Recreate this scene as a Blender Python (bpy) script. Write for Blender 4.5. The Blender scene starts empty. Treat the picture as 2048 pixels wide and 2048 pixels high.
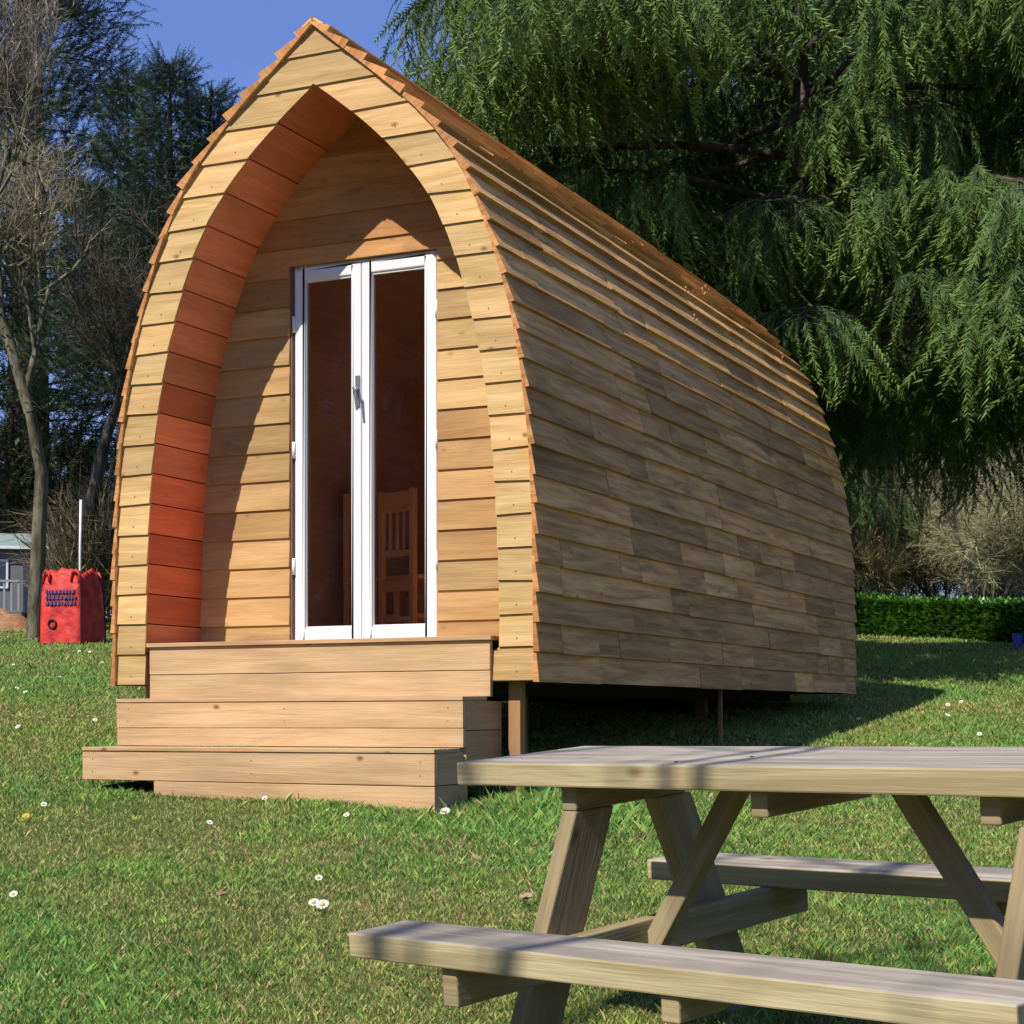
import bpy, math, random
import numpy as np
from mathutils import Vector, Matrix
random.seed(7); RNG = np.random.default_rng(11)
S = bpy.context.scene
COL = S.collection
rad = math.radians

# ------------------------------------------------------------------ camera
CAM = Vector((5.5817, -7.2711, -0.1614))
YAW, PITCH, ROLL, FPX = 24.9654, 1.1009, -0.1348, 3531.96
yw, pt, rl = rad(YAW), rad(PITCH), rad(ROLL)
fwd = Vector((-math.sin(yw)*math.cos(pt), math.cos(yw)*math.cos(pt), math.sin(pt)))
rgt = Vector((math.cos(yw), math.sin(yw), 0)); upv = rgt.cross(fwd)
r_ = rgt*math.cos(rl) + upv*math.sin(rl); u_ = upv*math.cos(rl) - rgt*math.sin(rl)
cd = bpy.data.cameras.new('camera'); cam = bpy.data.objects.new('camera', cd); COL.objects.link(cam)
cam.matrix_world = Matrix(((r_.x, u_.x, -fwd.x, CAM.x), (r_.y, u_.y, -fwd.y, CAM.y), (r_.z, u_.z, -fwd.z, CAM.z), (0, 0, 0, 1)))
cd.sensor_width = 36; cd.lens = FPX/2048*36; cd.shift_y = (1363.578-1024)/2048
cd.clip_start = 0.05; cd.clip_end = 600
S.camera = cam

# ------------------------------------------------------------------ light
SUN = Vector((-0.14, -0.473, 0.545)).normalized()
el = math.asin(SUN.z); az = math.atan2(SUN.x, SUN.y)
world = bpy.data.worlds.new('World'); S.world = world; world.use_nodes = True
nt = world.node_tree; nt.nodes.clear()
sky = nt.nodes.new('ShaderNodeTexSky'); sky.sky_type = 'NISHITA'; sky.sun_disc = False
sky.sun_elevation = el; sky.sun_rotation = az; sky.air_density = 1.0; sky.dust_density = 0.0; sky.ozone_density = 5.0
bg = nt.nodes.new('ShaderNodeBackground'); bg.inputs['Strength'].default_value = 0.14
wo = nt.nodes.new('ShaderNodeOutputWorld')
tc = nt.nodes.new('ShaderNodeTexCoord'); mp = nt.nodes.new('ShaderNodeMapping'); mp.inputs['Scale'].default_value = (1.5, 1.5, 4.0)
nz = nt.nodes.new('ShaderNodeTexNoise'); nz.inputs['Scale'].default_value = 2.2; nz.inputs['Detail'].default_value = 7
rp = nt.nodes.new('ShaderNodeValToRGB'); rp.color_ramp.elements[0].position = .55; rp.color_ramp.elements[1].position = .85
rp.color_ramp.elements[0].color = (0, 0, 0, 1); rp.color_ramp.elements[1].color = (.30, .30, .30, 1)
mx = nt.nodes.new('ShaderNodeMix'); mx.data_type = 'RGBA'; mx.inputs['B'].default_value = (6.2, 6.6, 8.0, 1)
nt.links.new(tc.outputs['Generated'], mp.inputs[0]); nt.links.new(mp.outputs[0], nz.inputs['Vector'])
nt.links.new(nz.outputs['Fac'], rp.inputs[0]); nt.links.new(rp.outputs[0], mx.inputs['Factor'])
tn = nt.nodes.new('ShaderNodeMix'); tn.data_type = 'RGBA'; tn.blend_type = 'MULTIPLY'; tn.inputs['Factor'].default_value = 1; tn.inputs['B'].default_value = (.76, .73, .96, 1)
nt.links.new(sky.outputs[0], tn.inputs['A']); nt.links.new(tn.outputs['Result'], mx.inputs['A']); nt.links.new(mx.outputs['Result'], bg.inputs[0]); nt.links.new(bg.outputs[0], wo.inputs[0])
sl = bpy.data.lights.new('sun', 'SUN'); sl.energy = 4.6; sl.angle = rad(.5); sl.color = (1, .95, .86)
so = bpy.data.objects.new('sun', sl); COL.objects.link(so); so.rotation_euler = SUN.to_track_quat('Z', 'Y').to_euler()
so.location = (0, -20, 20)
vs = S.view_settings; vs.view_transform = 'Standard'; vs.look = 'None'; vs.exposure = 0.30; vs.gamma = 1
try: S.cycles.use_denoising = True; S.cycles.max_bounces = 6; S.cycles.transparent_max_bounces = 8
except Exception: pass

# ------------------------------------------------------------------ helpers
def link(o, parent=None):
    COL.objects.link(o)
    if parent is not None: o.parent = parent
    return o
def tag(o, label=None, cat=None, group=None, kind=None):
    if label: o['label'] = label
    if cat: o['category'] = cat
    if group: o['group'] = group
    if kind: o['kind'] = kind
    return o
def empty(name, loc=(0, 0, 0), rz=0):
    o = bpy.data.objects.new(name, None); o.location = loc; o.rotation_euler = (0, 0, rz); o.empty_display_size = .2
    return link(o)
def copy_tree(o, parent=None):
    c = o.copy(); COL.objects.link(c)
    if parent is not None: c.parent = parent
    for ch in list(o.children): copy_tree(ch, c)
    return c
def N(nt, t, **kw):
    n = nt.nodes.new(t)
    for k, v in kw.items():
        if k in n.inputs: n.inputs[k].default_value = v
        else: setattr(n, k, v)
    return n

class MB:
    """boxes and prisms of one part, with a board-aligned UV and a tone per board"""
    def __init__(s): s.v = []; s.f = []; s.uv = []; s.t = []
    def face(s, pts, uvs, tone):
        b = len(s.v); s.v += [tuple(p) for p in pts]; s.f.append(tuple(range(b, b+len(pts)))); s.uv += [tuple(u) for u in uvs]; s.t.append(tone)
    def hexa(s, c, ulen, tone=None, off=None):
        """c: 8 corners: c[0:4] one end (loop), c[4:8] the other; u runs from first to second end"""
        tone = tone or (random.random(), random.random(), random.random())
        o = off or (random.uniform(0, 50), random.uniform(0, 50))
        c = [Vector(p) for p in c]
        per = 0
        for i in range(4):
            j = (i+1) % 4; w = (c[j]-c[i]).length
            s.face([c[i], c[j], c[4+j], c[4+i]], [(o[0], o[1]+per), (o[0], o[1]+per+w), (o[0]+ulen, o[1]+per+w), (o[0]+ulen, o[1]+per)], tone)
            per += w
        w1 = (c[1]-c[0]).length; w2 = (c[2]-c[1]).length
        e = [(o[0]+7, o[1]), (o[0]+7+w1*.25, o[1]), (o[0]+7+w1*.25, o[1]+w2), (o[0]+7, o[1]+w2)]
        s.face([c[3], c[2], c[1], c[0]], e[::-1], tone); s.face(c[4:8], e, tone)
    def box(s, p0, p1, tone=None, axis=None, off=None, rot=None, org=None):
        x0, y0, z0 = p0; x1, y1, z1 = p1
        d = (x1-x0, y1-y0, z1-z0)
        a = axis if axis is not None else max(range(3), key=lambda i: abs(d[i]))
        if a == 0: c = [(x0, y0, z0), (x0, y0, z1), (x0, y1, z1), (x0, y1, z0), (x1, y0, z0), (x1, y0, z1), (x1, y1, z1), (x1, y1, z0)]
        elif a == 1: c = [(x0, y0, z0), (x1, y0, z0), (x1, y0, z1), (x0, y0, z1), (x0, y1, z0), (x1, y1, z0), (x1, y1, z1), (x0, y1, z1)]
        else: c = [(x0, y0, z0), (x0, y1, z0), (x1, y1, z0), (x1, y0, z0), (x0, y0, z1), (x0, y1, z1), (x1, y1, z1), (x1, y0, z1)]
        s.hexa(c, abs(d[a]), tone, off)
    def beam(s, a, b, wv, hv, tone=None):
        """box from a to b (centre line) with half-vectors wv, hv"""
        a, b, wv, hv = map(Vector, (a, b, wv, hv))
        c = [a-wv-hv, a+wv-hv, a+wv+hv, a-wv+hv]; c += [b-wv-hv, b+wv-hv, b+wv+hv, b-wv+hv]
        s.hexa(c, (b-a).length, tone)
    def tube(s, pts, r, n=8, tone=None):
        tone = tone or (random.random(),)*3
        pts = [Vector(p) for p in pts]; rs = r if isinstance(r, (list, tuple)) else [r]*len(pts); rings = []
        for i, p in enumerate(pts):
            d = (pts[min(i+1, len(pts)-1)]-pts[max(i-1, 0)]).normalized(); a = d.orthogonal().normalized() if i == 0 else (a-d*a.dot(d)).normalized(); b = d.cross(a)
            rings.append([p+(a*math.cos(2*math.pi*k/n)+b*math.sin(2*math.pi*k/n))*rs[i] for k in range(n)])
        for i in range(len(pts)-1):
            for k in range(n):
                j = (k+1) % n; u0 = i*.1; v0 = k*.02
                s.face([rings[i][k], rings[i][j], rings[i+1][j], rings[i+1][k]], [(u0, v0), (u0, v0+.02), (u0+.1, v0+.02), (u0+.1, v0)], tone)
        s.face(rings[0][::-1], [(0, 0)]*n, tone); s.face(rings[-1], [(0, 0)]*n, tone)
    def build(s, name, mat, parent=None, bevel=0, smooth=False):
        me = bpy.data.meshes.new(name); me.from_pydata(s.v, [], s.f)
        uvl = me.uv_layers.new(name='UVMap'); uvl.data.foreach_set('uv', np.array(s.uv, np.float32).ravel())
        ca = me.color_attributes.new('tone', 'FLOAT_COLOR', 'CORNER')
        arr = np.concatenate([np.tile(np.array([t[0], t[1], t[2], 1], np.float32), len(f)) for t, f in zip(s.t, s.f)])
        ca.data.foreach_set('color', arr)
        me.materials.append(mat)
        if bevel or smooth:
            import bmesh
            bm = bmesh.new(); bm.from_mesh(me); bmesh.ops.remove_doubles(bm, verts=bm.verts, dist=1e-5); bmesh.ops.recalc_face_normals(bm, faces=bm.faces); bm.to_mesh(me); bm.free()
        if smooth: me.polygons.foreach_set('use_smooth', [True]*len(me.polygons))
        o = bpy.data.objects.new(name, me); link(o, parent)
        if bevel:
            m = o.modifiers.new('bevel', 'BEVEL'); m.width = bevel; m.segments = 2; m.limit_method = 'ANGLE'; m.angle_limit = rad(40); m.harden_normals = False
        return o

def mesh_np(name, V, F, mat, colr=None, parent=None, smooth=False, uv=None):
    """V (n,3), F (m,k) index array, colr (n,3) per-vertex colour"""
    me = bpy.data.meshes.new(name); n, (m, k) = len(V), F.shape
    me.vertices.add(n); me.vertices.foreach_set('co', V.astype(np.float32).ravel())
    me.loops.add(m*k); me.loops.foreach_set('vertex_index', F.astype(np.int32).ravel())
    me.polygons.add(m); me.polygons.foreach_set('loop_start', np.arange(m, dtype=np.int32)*k)
    try: me.polygons.foreach_set('loop_total', np.full(m, k, np.int32))
    except Exception: pass
    if smooth: me.polygons.foreach_set('use_smooth', np.ones(m, bool))
    me.update(calc_edges=True)
    if colr is not None:
        ca = me.color_attributes.new('col', 'FLOAT_COLOR', 'POINT'); c = np.ones((n, 4), np.float32); c[:, :3] = colr
        ca.data.foreach_set('color', c.ravel())
    me.materials.append(mat)
    return link(bpy.data.objects.new(name, me), parent)

def vnoise(x, y, sc, seed=0):
    """smooth value noise in numpy"""
    r = np.random.default_rng(seed).random((256, 256)); x = np.asarray(x)*sc+100; y = np.asarray(y)*sc+100
    xi = np.floor(x).astype(int); yi = np.floor(y).astype(int); fx = x-xi; fy = y-yi; fx = fx*fx*(3-2*fx); fy = fy*fy*(3-2*fy)
    g = lambda a, b: r[a % 256, b % 256]
    return (g(xi, yi)*(1-fx)+g(xi+1, yi)*fx)*(1-fy)+(g(xi, yi+1)*(1-fx)+g(xi+1, yi+1)*fx)*fy

# ------------------------------------------------------------------ materials
def mat_base(name):
    m = bpy.data.materials.new(name); m.use_nodes = True; nt = m.node_tree; nt.nodes.clear()
    o = nt.nodes.new('ShaderNodeOutputMaterial'); p = nt.nodes.new('ShaderNodeBsdfPrincipled'); nt.links.new(p.outputs[0], o.inputs[0])
    return m, nt, p, o
def wood(name, light, dark, tone=.35, red=(1.0, .8, .62), redamt=.3, stain=.25, stain_col=(.16, .13, .10), knots=.5, rough=.72, bump=.35, grain=.55, ub=1.0, top=None):
    m, nt, p, o = mat_base(name); L = nt.links.new
    uv = N(nt, 'ShaderNodeUVMap'); uv.uv_map = 'UVMap'
    at = N(nt, 'ShaderNodeAttribute'); at.attribute_name = 'tone'; sep = N(nt, 'ShaderNodeSeparateColor'); L(at.outputs['Color'], sep.inputs[0])
    def noise(su, sv, det=4, dist=.3):
        mp = N(nt, 'ShaderNodeMapping'); mp.inputs['Scale'].default_value = (su, sv, 1); L(uv.outputs[0], mp.inputs[0])
        n = N(nt, 'ShaderNodeTexNoise'); n.inputs['Scale'].default_value = 1; n.inputs['Detail'].default_value = det; n.inputs['Distortion'].default_value = dist; L(mp.outputs[0], n.inputs['Vector']); return n
    n1 = noise(1.6*ub, 22, 5, .8); n2 = noise(7*ub, 160, 3, .1); n3 = noise(1.3, 3.0, 3, .2)
    mr = N(nt, 'ShaderNodeMapRange'); mr.inputs[1].default_value = .36; mr.inputs[2].default_value = .66; L(n1.outputs[0], mr.inputs[0])
    mul = N(nt, 'ShaderNodeMath', operation='MULTIPLY'); L(mr.outputs[0], mul.inputs[0]); mul.inputs[1].default_value = grain
    a2 = N(nt, 'ShaderNodeMath', operation='MULTIPLY_ADD'); L(n2.outputs[0], a2.inputs[0]); a2.inputs[1].default_value = 1.0; a2.inputs[2].default_value = -.42
    add = N(nt, 'ShaderNodeMath', operation='ADD', use_clamp=True); L(mul.outputs[0], add.inputs[0]); L(a2.outputs[0], add.inputs[1])
    mc = N(nt, 'ShaderNodeMix', data_type='RGBA'); L(add.outputs[0], mc.inputs['Factor']); mc.inputs['A'].default_value = (*light, 1); mc.inputs['B'].default_value = (*dark, 1)
    if top:      # silvered upper face of a board that lies out in the weather
        ge = N(nt, 'ShaderNodeTexCoord'); sx = N(nt, 'ShaderNodeSeparateXYZ'); L(ge.outputs['Normal'], sx.inputs[0]); g2 = N(nt, 'ShaderNodeMapRange'); g2.inputs[1].default_value = .6; g2.inputs[2].default_value = .9; L(sx.outputs[2], g2.inputs[0])
        mt = N(nt, 'ShaderNodeMix', data_type='RGBA'); L(add.outputs[0], mt.inputs['Factor']); mt.inputs['A'].default_value = (*top[0], 1); mt.inputs['B'].default_value = (*top[1], 1)
        mq = N(nt, 'ShaderNodeMix', data_type='RGBA'); L(g2.outputs[0], mq.inputs['Factor']); L(mc.outputs['Result'], mq.inputs['A']); L(mt.outputs['Result'], mq.inputs['B']); mc = mq
    # board hue
    mh = N(nt, 'ShaderNodeMix', data_type='RGBA', blend_type='MULTIPLY'); mm = N(nt, 'ShaderNodeMath', operation='MULTIPLY'); L(sep.outputs[1], mm.inputs[0]); mm.inputs[1].default_value = redamt
    L(mm.outputs[0], mh.inputs['Factor']); L(mc.outputs['Result'], mh.inputs['A']); mh.inputs['B'].default_value = (*red, 1)
    # board tone x slow variation
    tv = N(nt, 'ShaderNodeMapRange'); tv.inputs[3].default_value = 1-tone; tv.inputs[4].default_value = 1+tone*.5; L(sep.outputs[0], tv.inputs[0])
    sv = N(nt, 'ShaderNodeMapRange'); sv.inputs[1].default_value = .3; sv.inputs[2].default_value = .7; sv.inputs[3].default_value = .82; sv.inputs[4].default_value = 1.1; L(n3.outputs[0], sv.inputs[0])
    tm = N(nt, 'ShaderNodeMath', operation='MULTIPLY'); L(tv.outputs[0], tm.inputs[0]); L(sv.outputs[0], tm.inputs[1])
    vm = N(nt, 'ShaderNodeVectorMath', operation='SCALE'); L(mh.outputs['Result'], vm.inputs[0]); L(tm.outputs[0], vm.inputs['Scale'])
    # knots
    mk = N(nt, 'ShaderNodeMapping'); mk.inputs['Scale'].default_value = (3.2, 5.5, 1); L(uv.outputs[0], mk.inputs[0])
    vo = N(nt, 'ShaderNodeTexVoronoi'); vo.inputs['Scale'].default_value = 1; vo.voronoi_dimensions = '2D'; L(mk.outputs[0], vo.inputs['Vector'])
    rk = N(nt, 'ShaderNodeMapRange'); rk.inputs[1].default_value = .02; rk.inputs[2].default_value = .085; rk.inputs[3].default_value = knots; rk.inputs[4].default_value = 0; L(vo.outputs['Distance'], rk.inputs[0])
    vc = N(nt, 'ShaderNodeSeparateColor'); L(vo.outputs['Color'], vc.inputs[0]); gt = N(nt, 'ShaderNodeMath', operation='GREATER_THAN'); L(vc.outputs[0], gt.inputs[0]); gt.inputs[1].default_value = .72
    kk = N(nt, 'ShaderNodeMath', operation='MULTIPLY'); L(rk.outputs[0], kk.inputs[0]); L(gt.outputs[0], kk.inputs[1])
    m2 = N(nt, 'ShaderNodeMix', data_type='RGBA'); L(kk.outputs[0], m2.inputs['Factor']); L(vm.outputs[0], m2.inputs['A']); m2.inputs['B'].default_value = (dark[0]*.45, dark[1]*.36, dark[2]*.3, 1)
    # stains and weathering that belong to the board
    n4 = noise(2.3, 9, 5, .6); rs = N(nt, 'ShaderNodeMapRange'); rs.inputs[1].default_value = .56; rs.inputs[2].default_value = .74; rs.inputs[3].default_value = 0; rs.inputs[4].default_value = 1; L(n4.outputs[0], rs.inputs[0])
    st = N(nt, 'ShaderNodeMath', operation='POWER'); L(sep.outputs[2], st.inputs[0]); st.inputs[1].default_value = 2.5
    s2 = N(nt, 'ShaderNodeMath', operation='MULTIPLY_ADD'); L(st.outputs[0], s2.inputs[0]); s2.inputs[1].default_value = stain*1.6; s2.inputs[2].default_value = stain*.3
    s3 = N(nt, 'ShaderNodeMath', operation='MULTIPLY', use_clamp=True); L(rs.outputs[0], s3.inputs[0]); L(s2.outputs[0], s3.inputs[1])
    m3 = N(nt, 'ShaderNodeMix', data_type='RGBA'); L(s3.outputs[0], m3.inputs['Factor']); L(m2.outputs['Result'], m3.inputs['A']); m3.inputs['B'].default_value = (*stain_col, 1)
    L(m3.outputs['Result'], p.inputs['Base Color']); p.inputs['Roughness'].default_value = rough
    p.inputs['Specular IOR Level'].default_value = .25
    b = N(nt, 'ShaderNodeBump'); b.inputs['Strength'].default_value = bump; b.inputs['Distance'].default_value = .004; L(add.outputs[0], b.inputs['Height']); L(b.outputs[0], p.inputs['Normal'])
    return m
def plain(name, c, rough=.6, metal=0, noise=.12, sc=20, spec=.5):
    m, nt, p, o = mat_base(name); L = nt.links.new
    tc = N(nt, 'ShaderNodeTexCoord'); n = N(nt, 'ShaderNodeTexNoise'); n.inputs['Scale'].default_value = sc; n.inputs['Detail'].default_value = 5; L(tc.outputs['Object'], n.inputs['Vector'])
    r = N(nt, 'ShaderNodeMapRange'); r.inputs[1].default_value = .3; r.inputs[2].default_value = .7; r.inputs[3].default_value = 1-noise; r.inputs[4].default_value = 1+noise*.5; L(n.outputs[0], r.inputs[0])
    v = N(nt, 'ShaderNodeVectorMath', operation='SCALE'); v.inputs[0].default_value = c; L(r.outputs[0], v.inputs['Scale']); L(v.outputs[0], p.inputs['Base Color'])
    p.inputs['Roughness'].default_value = rough; p.inputs['Metallic'].default_value = metal; p.inputs['Specular IOR Level'].default_value = spec
    return m
def leafmat(name, trans=.25, rough=.55, gain=1.0, spec=.3):
    """colour from the per-vertex 'col' attribute of every leaf"""
    m, nt, p, o = mat_base(name); L = nt.links.new
    at = N(nt, 'ShaderNodeAttribute'); at.attribute_name = 'col'; v = N(nt, 'ShaderNodeVectorMath', operation='SCALE'); v.inputs['Scale'].default_value = gain; L(at.outputs['Color'], v.inputs[0])
    L(v.outputs[0], p.inputs['Base Color']); p.inputs['Roughness'].default_value = rough; p.inputs['Specular IOR Level'].default_value = spec
    t = N(nt, 'ShaderNodeBsdfTranslucent'); L(v.outputs[0], t.inputs[0]); mx = N(nt, 'ShaderNodeMixShader'); mx.inputs[0].default_value = trans
    L(p.outputs[0], mx.inputs[1]); L(t.outputs[0], mx.inputs[2]); L(mx.outputs[0], o.inputs[0]); return m

M = {}
M['face'] = wood('larch_face', (.70, .47, .205), (.48, .29, .09), tone=.22, redamt=.5, red=(1.02, .84, .84), stain=.6, stain_col=(.33, .24, .12), knots=.9, grain=.7)
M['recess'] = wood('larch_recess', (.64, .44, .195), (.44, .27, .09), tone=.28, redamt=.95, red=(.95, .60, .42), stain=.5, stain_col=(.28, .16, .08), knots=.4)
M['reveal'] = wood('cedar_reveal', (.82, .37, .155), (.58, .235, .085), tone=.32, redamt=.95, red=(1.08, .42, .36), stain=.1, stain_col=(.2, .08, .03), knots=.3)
M['clad'] = wood('cladding', (.94, .53, .205), (.52, .25, .080), tone=.36, redamt=.32, red=(.74, .60, .52), stain=.42, stain_col=(.14, .10, .06), knots=.7, grain=.85)
M['step'] = wood('step_timber', (.64, .435, .235), (.48, .30, .14), tone=.12, redamt=.5, red=(1.0, .84, .78), stain=.8, stain_col=(.36, .27, .18), knots=1.0, grain=.7)
M['table'] = wood('table_timber', (.43, .345, .19), (.27, .20, .10), tone=.15, redamt=.2, stain=.7, stain_col=(.24, .20, .13), knots=.9, grain=.85)
M['tabletop'] = wood('table_weathered', (.53, .44, .25), (.36, .275, .135), tone=.12, redamt=.2, stain=.8, stain_col=(.24, .19, .12), knots=.8, grain=.95, top=((.49, .435, .345), (.27, .235, .185)))
M['post'] = wood('post_timber', (.45, .24, .10), (.30, .15, .06), tone=.1)
M['inside'] = wood('inner_lining', (.85, .58, .44), (.68, .45, .33), tone=.2, redamt=.4, stain=.1)
M['chair'] = wood('chair_wood', (.95, .56, .24), (.85, .42, .16), tone=.1, stain=0, rough=.45)
M['white'] = plain('white_upvc', (.80, .80, .80), rough=.32, noise=.03)
M['steel'] = plain('steel', (.35, .35, .36), rough=.35, metal=.8)
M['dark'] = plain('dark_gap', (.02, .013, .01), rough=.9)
M['trim'] = plain('brown_trim', (.20, .10, .065), rough=.7)

def glassmat():
    m, nt, p, o = mat_base('window_glass'); nt.nodes.remove(p); L = nt.links.new
    t = N(nt, 'ShaderNodeBsdfTransparent'); t.inputs[0].default_value = (.93, .90, .87, 1); g = N(nt, 'ShaderNodeBsdfGlossy'); g.inputs['Roughness'].default_value = .02; g.inputs[0].default_value = (.9, .9, .95, 1)
    f = N(nt, 'ShaderNodeFresnel'); f.inputs[0].default_value = 1.2; mx = N(nt, 'ShaderNodeMixShader'); L(f.outputs[0], mx.inputs[0]); L(t.outputs[0], mx.inputs[1]); L(g.outputs[0], mx.inputs[2]); L(mx.outputs[0], o.inputs[0]); return m
M['glass'] = glassmat()

# ------------------------------------------------------------------ ground
def zg(x, y):
    x = np.asarray(x, float); y = np.asarray(y, float)
    ye = np.where(y > 20, 20+12*np.tanh((y-20)/12), y); ye = np.where(ye < -12, -12+4*np.tanh((ye+12)/4), ye)
    xe = 18*np.tanh((x-2.07)/18)
    z = -.585+.078*(ye+.52)-.045*xe
    return z + .05*(vnoise(x, y, .35, 3)-.5) + .02*(vnoise(x, y, 1.3, 4)-.5)
def gz(x, y): return float(zg(x, y))
def place(azd, D):
    a = rad(azd); x = CAM.x-math.sin(a)*D; y = CAM.y+math.cos(a)*D
    return Vector((x, y, gz(x, y)))

def ground_mesh():
    xs = np.concatenate([np.linspace(-260, -16, 30), np.linspace(-15, 12, 160), np.linspace(13, 260, 30)])
    ys = np.concatenate([np.linspace(-160, -15, 20), np.linspace(-14, 26, 220), np.linspace(27, 330, 30)])
    X, Y = np.meshgrid(xs, ys); Z = zg(X, Y); V = np.stack([X, Y, Z], -1).reshape(-1, 3); nx = len(xs)
    i, j = np.meshgrid(np.arange(len(ys)-1), np.arange(nx-1), indexing='ij'); a = (i*nx+j).ravel(); F = np.stack([a, a+1, a+nx+1, a+nx], 1)
    m, nt, p, o = mat_base('lawn_soil'); L = nt.links.new
    tc = N(nt, 'ShaderNodeTexCoord'); n1 = N(nt, 'ShaderNodeTexNoise'); n1.inputs['Scale'].default_value = 1.1; n1.inputs['Detail'].default_value = 6; L(tc.outputs['Object'], n1.inputs['Vector'])
    n2 = N(nt, 'ShaderNodeTexNoise'); n2.inputs['Scale'].default_value = 45; n2.inputs['Detail'].default_value = 6; L(tc.outputs['Object'], n2.inputs['Vector'])
    r = N(nt, 'ShaderNodeValToRGB'); r.color_ramp.elements[0].position = .35; r.color_ramp.elements[0].color = (.07, .11, .022, 1); r.color_ramp.elements[1].position = .68; r.color_ramp.elements[1].color = (.14, .14, .045, 1)
    L(n1.outputs[0], r.inputs[0]); mr = N(nt, 'ShaderNodeMapRange'); mr.inputs[1].default_value = .3; mr.inputs[2].default_value = .7; mr.inputs[3].default_value = .45; mr.inputs[4].default_value = 1.4; L(n2.outputs[0], mr.inputs[0])
    v = N(nt, 'ShaderNodeVectorMath', operation='SCALE'); L(r.outputs[0], v.inputs[0]); L(mr.outputs[0], v.inputs['Scale']); L(v.outputs[0], p.inputs['Base Color']); p.inputs['Roughness'].default_value = .95; p.inputs['Specular IOR Level'].default_value = .1
    b = N(nt, 'ShaderNodeBump'); b.inputs['Strength'].default_value = .6; b.inputs['Distance'].default_value = .03; L(n2.outputs[0], b.inputs['Height']); L(b.outputs[0], p.inputs['Normal'])
    g = mesh_np('ground', V, F, m, smooth=True); g['kind'] = 'structure'
ground_mesh()

def grass():
    n = 1650000
    azs = RNG.uniform(rad(-14), rad(50), n); D = 3.5*np.exp(RNG.random(n)**.85*math.log(34/3.5))
    x = CAM.x-np.sin(azs)*D; y = CAM.y+np.cos(azs)*D
    big = vnoise(x, y, .8, 21); mid = vnoise(x, y, 2.3, 22); fine = vnoise(x, y, 8, 23); vf = vnoise(x, y, 22, 24)
    mix = .34*big+.30*mid+.22*fine+.14*vf
    lush = np.clip((.60-mix)*3.6, 0, 1)                     # 1 = lush green tuft, 0 = thin mossy brown
    # long grass at the right end of the steps, a fringe along their foot, tufts round the near table leg
    near = np.exp(-(((x-2.42)/.28)**2+((y+.25)/.40)**2))+.35*np.exp(-(((x-1.5)/.8)**2+((y+.58)/.05)**2))+.7*np.exp(-(((x-3.0)/.5)**2+((y+.6)/.5)**2))
    near = np.clip(near, 0, 1)
    bare = np.exp(-(((x-.45)/.55)**2+((y+.95)/.16)**2))+np.exp(-(((x+.65)/.5)**2+((y+.75)/.25)**2))
    keep = RNG.random(n) < np.clip(.62+.4*lush+near-.8*bare, .08, 1)
    keep &= ~((x > .2) & (x < 2.07) & (y > -.5) & (y < .1))       # nothing grows inside the step boxes
    x, y, D, lush, near, mid, fine, big, vf = [q[keep] for q in (x, y, D, lush, near, mid, fine, big, vf)]; n = len(x)
    z = zg(x, y)-.004
    h = (.009+.012*lush+.012*RNG.random(n)+.065*near*RNG.random(n)**1.5)*(1+.05*np.clip(D-7, 0, 25)); w = .0012*(1+.9*RNG.random(n))*np.maximum(1, D/5.5)
    tall = RNG.random(n) < .025; h[tall] *= 1.8
    a = RNG.uniform(0, 2*np.pi, n); lean = RNG.uniform(.1, 1.0, n)*h; la = RNG.uniform(0, 2*np.pi, n)
    dx, dy = np.cos(a)*w, np.sin(a)*w
    P0 = np.stack([x-dx, y-dy, z], 1); P1 = np.stack([x+dx, y+dy, z], 1)
    P2 = np.stack([x+np.cos(la)*lean*.35+dx*.7, y+np.sin(la)*lean*.35+dy*.7, z+h*.6], 1)
    P3 = np.stack([x+np.cos(la)*lean, y+np.sin(la)*lean, z+h], 1)
    V = np.stack([P0, P1, P2, P3], 1).reshape(-1, 3); b = np.arange(n)*4
    F = np.stack([b, b+1, b+2, b+3], 1)
    green = np.array([.185, .285, .058]); olive = np.array([.235, .285, .065]); brown = np.array([.34, .24, .11]); deep = np.array([.085, .19, .045])
    t = RNG.random(n); c = green*(lush[:, None])+olive*(1-lush[:, None])
    c = np.where((t < .24*(1-lush)**1.2+.03)[:, None], brown, c); c = np.where(((t > .84-.2*(big < .45)))[:, None], deep*(.8+.6*lush[:, None]), c)
    c = c*(.6+.8*RNG.random(n))[:, None]*(.75+.5*vf[:, None]); c = np.repeat(c, 4, 0)
    g = mesh_np('grass', V, F, leafmat('grass_blades', trans=.3, rough=.6, gain=1.55, spec=.2), c); tag(g, 'short patchy green and brown lawn grass on the sloping ground', 'grass', kind='stuff')
grass()

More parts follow.
